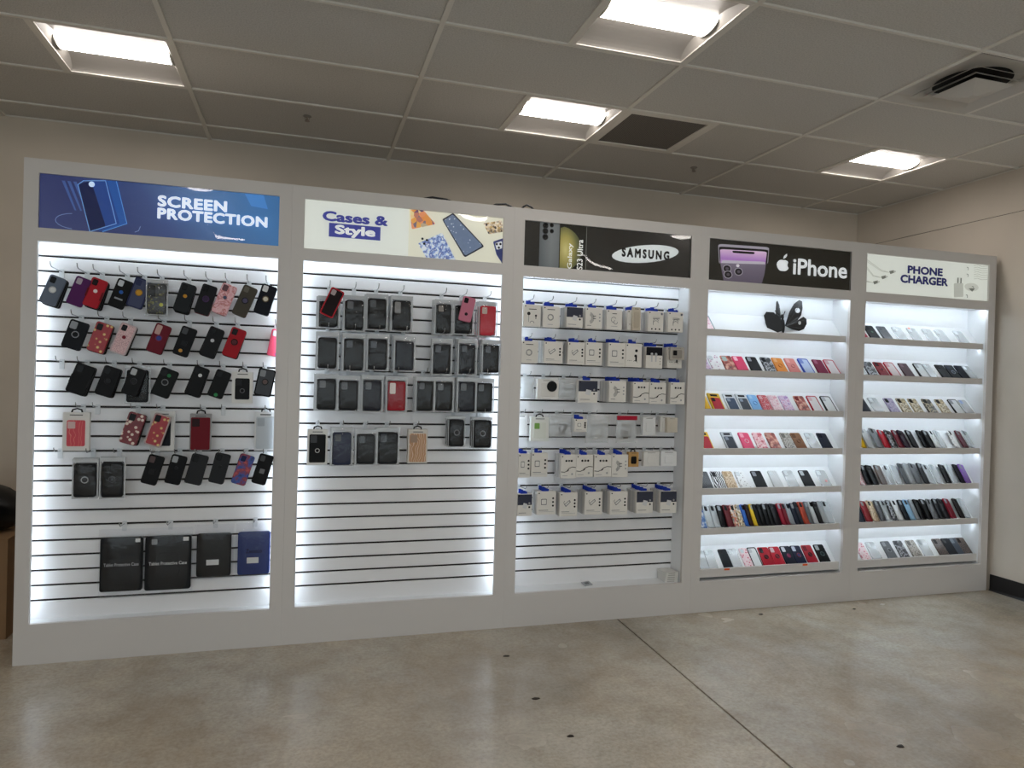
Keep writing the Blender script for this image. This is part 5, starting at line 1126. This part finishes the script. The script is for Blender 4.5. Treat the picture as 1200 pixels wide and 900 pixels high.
dense5b = [(52, 90, 'rose_floral', 'white and red floral case'), (86, 116, '1d1d20', 'black case'), (112, 142, '242529', 'black rugged case'), (143, 186, 'brown_speckle', 'dark speckled case'), (184, 218, 'clear', 'clear case'), (214, 250, 'clear', 'second clear case'), (252, 290, '54575b', 'smoky grey case'), (280, 306, 'clear', 'bagged clear case'), (304, 334, '6b6e72', 'grey case'), (338, 370, '2f3135', 'dark grey case'), (362, 396, 'clear', 'clear case right of centre'), (392, 424, 'clear', 'clear case beside black one'), (428, 470, '222428', 'black case right of centre'), (462, 492, 'clear', 'clear case before black one'), (496, 526, '1f2024', 'black case near right end'), (518, 552, '7c5aa0', 'purple case at right end')]
for n, (x0, x1, c_, d) in enumerate(dense5b): lean(4, 4, f0(x0, 0)[0] - 2, f0(x1, 0)[0] - 2, 568, c_, d, n, cam='8d9196' if n % 2 else '141416', dense=True, w=.074, t=.0095, h=.16 if n in (6, 7, 8, 9) else .147, tilt=math.radians(57), bay=B5)
dense5c = [(48, 86, '3c4654', 'slate blue case'), (84, 116, '8a2a30', 'brick red case'), (112, 148, 'tan_leopard', 'tan leopard case'), (143, 182, 'zebra', 'white and black patterned case'), (174, 206, 'clear', 'clear case'), (202, 228, 'dark_floral', 'black and white case'), (228, 254, 'd9dcde', 'white case'), (252, 286, '22252b', 'black case'), (278, 310, '8db4d2', 'light blue case'), (304, 330, '8d9195', 'grey clear case'), (322, 352, '1a1a1c', 'black glossy case'), (348, 382, '1c1c1e', 'black matte case'), (380, 408, '77797d', 'grey patterned case'), (406, 436, '2f3034', 'dark grey case'), (428, 458, '3c3e42', 'charcoal case'), (452, 488, '7a1c2c', 'dark red case'), (492, 526, '26191c', 'black and red case'), (520, 548, 'clear', 'clear case at right end')]
for n, (x0, x1, c_, d) in enumerate(dense5c): lean(4, 5, f0(x0, 0)[0] - 2, f0(x1, 0)[0] - 2, 611, c_, d, n, cam='8d9196' if n % 2 else '141416', dense=True, w=.074, t=.0095, h=.153, tilt=math.radians(57), bay=B5)
row_of(4, 6, f0, [(62, 102, 'rose_floral', 'pink floral case at frame', dict(cam=None)), (108, 152, 'clear', 'clear case', CL), (178, 218, '6c7074', 'grey bagged case', dict(cam='9a9ea2', feat=[('ring', '9a9ea2', '55585c')])), (233, 272, 'dark_floral', 'black case with white pattern', dict(cam='3a3b40')), (288, 329, 'grey_leopard', 'grey patterned case', dict(cam='55524e')), (338, 378, 'clear', 'clear case with dark marks', dict(cam='77797d')), (403, 447, 'brown_speckle', 'dark brown speckled case', dict(cam='2a2625')), (445, 484, '2c2f36', 'charcoal case', dict(cam='1d1f24')), (480, 522, '4d545e', 'slate bagged case', dict(cam='7d848e')), (520, 564, 'brown_speckle', 'dark speckled case at right end', dict(cam='3a3533'))], 655, B5)
# orange price dots on the lowest lip of bay four
for x, lb in ((164, 'small orange sticker below the charcoal case, lowest shelf lip'), (522, 'small orange sticker below the red cases, lowest shelf lip')):
    p = aty(810 + x * .2554, 470 + 770 * .2554, YU + LY); b = MB(); b.rbox(.04, .012, .001, .003, .0003, y0=-.001); o = link('orange_sticker', b.mesh('orange_sticker', colour('e8622c')), None, (p[0], YU + LY, LIPS[6] - .007)); tag(o, lb, 'sticker', 'orange stickers')
# butterfly ornament on the top shelf
def butterfly():
    ctr = aty(810 + 440 * .2445, 260 + 500 * .2445, YU + .075)
    root = empty('butterfly_ornament', loc=(ctr[0], YU + .070, LIPS[0] + .004)); root.scale = (1.3, 1.0, 1.3); tag(root, 'black butterfly ornament with white wing spots on the top shelf', 'ornament')
    m = plain('#121214', .4); sc = .0064
    def wing(pts, name, M, spots=()):
        b = MB(); P = [(x, z) for x, z in pts]; b.poly(P, -.002, .004, m); n = len(P)
        b.add([(x, .002, z) for x, z in P], [tuple(range(n)) if sum(P[i][0] * P[(i + 1) % n][1] - P[(i + 1) % n][0] * P[i][1] for i in range(n)) < 0 else tuple(range(n))[::-1]], m)
        w = link(name, b.mesh(name, m), root, mtx=M)
        for (x, z, a, c) in spots:
            b = MB(); b.disc(a, -.0032, -.002, x, z, 14, rz=c); link('wing_spot', b.mesh('wing_spot', plain('#d9dbde', .5)), w)
        b = MB(); [b.tube([(P[0][0], -.003, P[0][1]), (P[i][0] * .85, -.003, P[i][1] * .85)], .0012, 4) for i in range(2, n - 1, 2)]; link('wing_vein', b.mesh('wing_vein', plain('#2c2c30', .4)), w)
    up = [(0, .0), (.03, .075), (.062, .118), (.098, .14), (.118, .135), (.124, .10), (.115, .062), (.09, .035), (.045, .01)]
    lo = [(0, .0), (.04, .012), (.09, .036), (.130, .055), (.152, .045), (.155, .02), (.135, -.008), (.1, -.02), (.05, -.015)]
    R_ = Matrix.Translation((.01, 0, .035)) @ Matrix.Rotation(.25, 4, 'Z')
    wing(up, 'upper_wing', R_, [(.086, .085, .018, .013)]); wing(lo, 'lower_wing', R_ @ Matrix.Translation((0, -.004, 0)), [(.100, .022, .010, .010)])
    wing([(x * .62, z * .98) for x, z in up], 'upper_wing', Matrix.Translation((-.012, .004, .03)) @ Matrix.Rotation(math.radians(82), 4, 'Z'))
    wing([(0, 0), (.018, .045), (.05, .072), (.088, .074), (.1, .055), (.09, .015), (.072, -.03), (.04, -.036), (.005, -.022)], 'lower_wing', Matrix.Translation((-.008, -.006, .03)) @ Matrix.Rotation(math.pi - .45, 4, 'Z'))
    def body():
        b = MB(); n = 10; V = []; F = []; prof = [(0, .002), (.02, .009), (.045, .012), (.065, .010), (.075, .006), (.085, .009), (.095, .007), (.1, .001)]
        for z, r in prof:
            for i in range(n): V.append((r * math.cos(2 * math.pi * i / n) - .1 * z, r * math.sin(2 * math.pi * i / n), z - .005))
        for j in range(len(prof) - 1):
            for i in range(n): F.append((j * n + i, j * n + (i + 1) % n, (j + 1) * n + (i + 1) % n, (j + 1) * n + i))
        b.add(V, F); return smooth(b.mesh('body', m))
    link('body', body(), root)
    for sx in (-1, 1):
        b = MB(); b.tube([(-.01, 0, .09), (-.02 + .012 * sx, -.01, .088), (-.035 + .03 * sx, -.02, .108)], .0022, 5); link('antenna', b.mesh('antenna', m), root)
    b = MB(); b.box(-.035, .05, -.02, .022, -.03, -.004); link('base', b.mesh('base', plain('#3a3d44', .3)), root)
butterfly()
# ------------------------------------------------------------------ cables on top of the units, bag and carton behind, crumbs on the floor
for pts, lb in (([(-4.32, .12, -.03), (-4.24, .1, -.004), (-4.16, .09, .016), (-4.08, .09, .012), (-4.02, .1, -.004), (-3.96, .12, -.03)], 'black power cable looping over the top of the cases unit'),
                ([(-3.86, .12, -.03), (-3.79, .09, .012), (-3.73, .09, .02), (-3.67, .1, .002), (-3.62, .12, -.03)], 'black power cable looping at the seam of second and third units'),
                ([(-3.66, .11, -.03), (-3.62, .09, .016), (-3.60, .09, .028), (-3.57, .09, .016), (-3.52, .11, -.03)], 'black cable tip poking above the oval-logo unit')):
    P = []
    for i in range(len(pts) - 1):
        for q in range(4):
            t_ = q / 4; a, b_ = Vector(pts[i]), Vector(pts[i + 1]); P.append(a.lerp(b_, t_))
    P.append(Vector(pts[-1]))
    mb = MB(); mb.tube([(p.x, YU + .02 + p.y * .4, ZT + p.z + .006) for p in P], .006, 6); o = link('power_cable', smooth(mb.mesh('power_cable', plain('#141416', .5)))); tag(o, lb, 'cable', 'cables on top of the units')
# carton with a black bag on it, behind the left end of the first unit
ct = empty('cardboard_carton', loc=(-6.62, -.75, 0)); tag(ct, 'brown cardboard carton on the floor behind the left display unit', 'box')
b = MB(); b.box(-.33, .33, -.25, .25, 0, .52); link('carton_body', b.mesh('carton_body', wallmat('cardboard', '8a6a4a', 60, .05)), ct)
b = MB(); b.box(-.33, 0, -.252, .252, .521, .526); link('flap', b.mesh('flap', plain('#8f6f4e', .8)), ct)
b = MB(); b.box(.002, .33, -.252, .252, .521, .526); link('flap', b.mesh('flap', plain('#8f6f4e', .8)), ct)
b = MB(); b.box(-.03, .03, -.254, .254, .5265, .5275); link('packing_tape', b.mesh('packing_tape', plain('#a98c66', .3)), ct)
def trashbag():
    rnd = random.Random(3); b = MB(); nu, nv = 22, 12; V = []; F = []
    ph = [rnd.uniform(0, 6.28) for _ in range(6)]
    for j in range(nv + 1):
        v = j / nv; z = .27 * (1 - math.cos(math.pi * v)) / 2
        r = .26 * math.sin(math.pi * min(1, .12 + v * .88)) ** .6 if v < 1 else .01
        for i in range(nu):
            a = 2 * math.pi * i / nu; k = 1 + .09 * math.sin(3 * a + ph[0] + 2 * v) + .06 * math.sin(7 * a + ph[1] - 3 * v) + .03 * math.sin(11 * a + ph[2])
            V.append((r * k * 1.15 * math.cos(a), r * k * .9 * math.sin(a), z))
    for j in range(nv):
        for i in range(nu): F.append((j * nu + i, j * nu + (i + 1) % nu, (j + 1) * nu + (i + 1) % nu, (j + 1) * nu + i))
    F.append(tuple(range(nu))[::-1]); F.append(tuple(nv * nu + i for i in range(nu)))
    b.add(V, F); return smooth(b.mesh('plastic_sack', plain('#0e0e10', .28)))
tb = empty('black_sack', loc=(-6.62, -.75, .5278)); tag(tb, 'black plastic sack on the carton behind the left unit', 'bag'); link('plastic_sack', trashbag(), tb)
b = MB(); b.tube([(-.015, 0, .262), (0, .01, .3), (.03, 0, .315)], .012, 7); b.ring(.018, .006, 0, 0, .27); link('tied_neck', smooth(b.mesh('tied_neck', plain('#0e0e10', .28))), tb)
def atf(px, py):
    d = RM @ np.array([(px - 600) / FPX, 1, -(py - 450) / FPX]); return CAM - CAM[2] / d[2] * d
for px, py, r_, lb in ((593, 769, .011, 'dark crumb on the floor before the cases unit'), (628, 819, .012, 'larger dark chip on the floor, mid left'), (669, 863, .011, 'dark chip on the floor near the bottom centre'), (1056, 875, .013, 'dark chip on the floor at lower right'), (892, 720, .012, 'thin dark shred on the floor by the shelved unit'), (1001, 714, .008, 'tiny dark crumb by the charger-sign unit')):
    p = atf(px, py); rnd = random.Random(px); b = MB(); n = 7
    P = [(r_ * rnd.uniform(.6, 1.3) * math.cos(2 * math.pi * i / n) * 1.5, r_ * rnd.uniform(.5, 1.1) * math.sin(2 * math.pi * i / n)) for i in range(n)]
    b.add([(x, y, 0) for x, y in P] + [(x * .7, y * .7, .004) for x, y in P], [tuple(range(n))[::-1], tuple(n + i for i in range(n))] + [(i, (i + 1) % n, n + (i + 1) % n, n + i) for i in range(n)])
    o = link('floor_debris', b.mesh('floor_debris', plain('#2b241d', .9)), None, (p[0], p[1], .0003)); tag(o, lb, 'debris', 'crumbs on the floor')
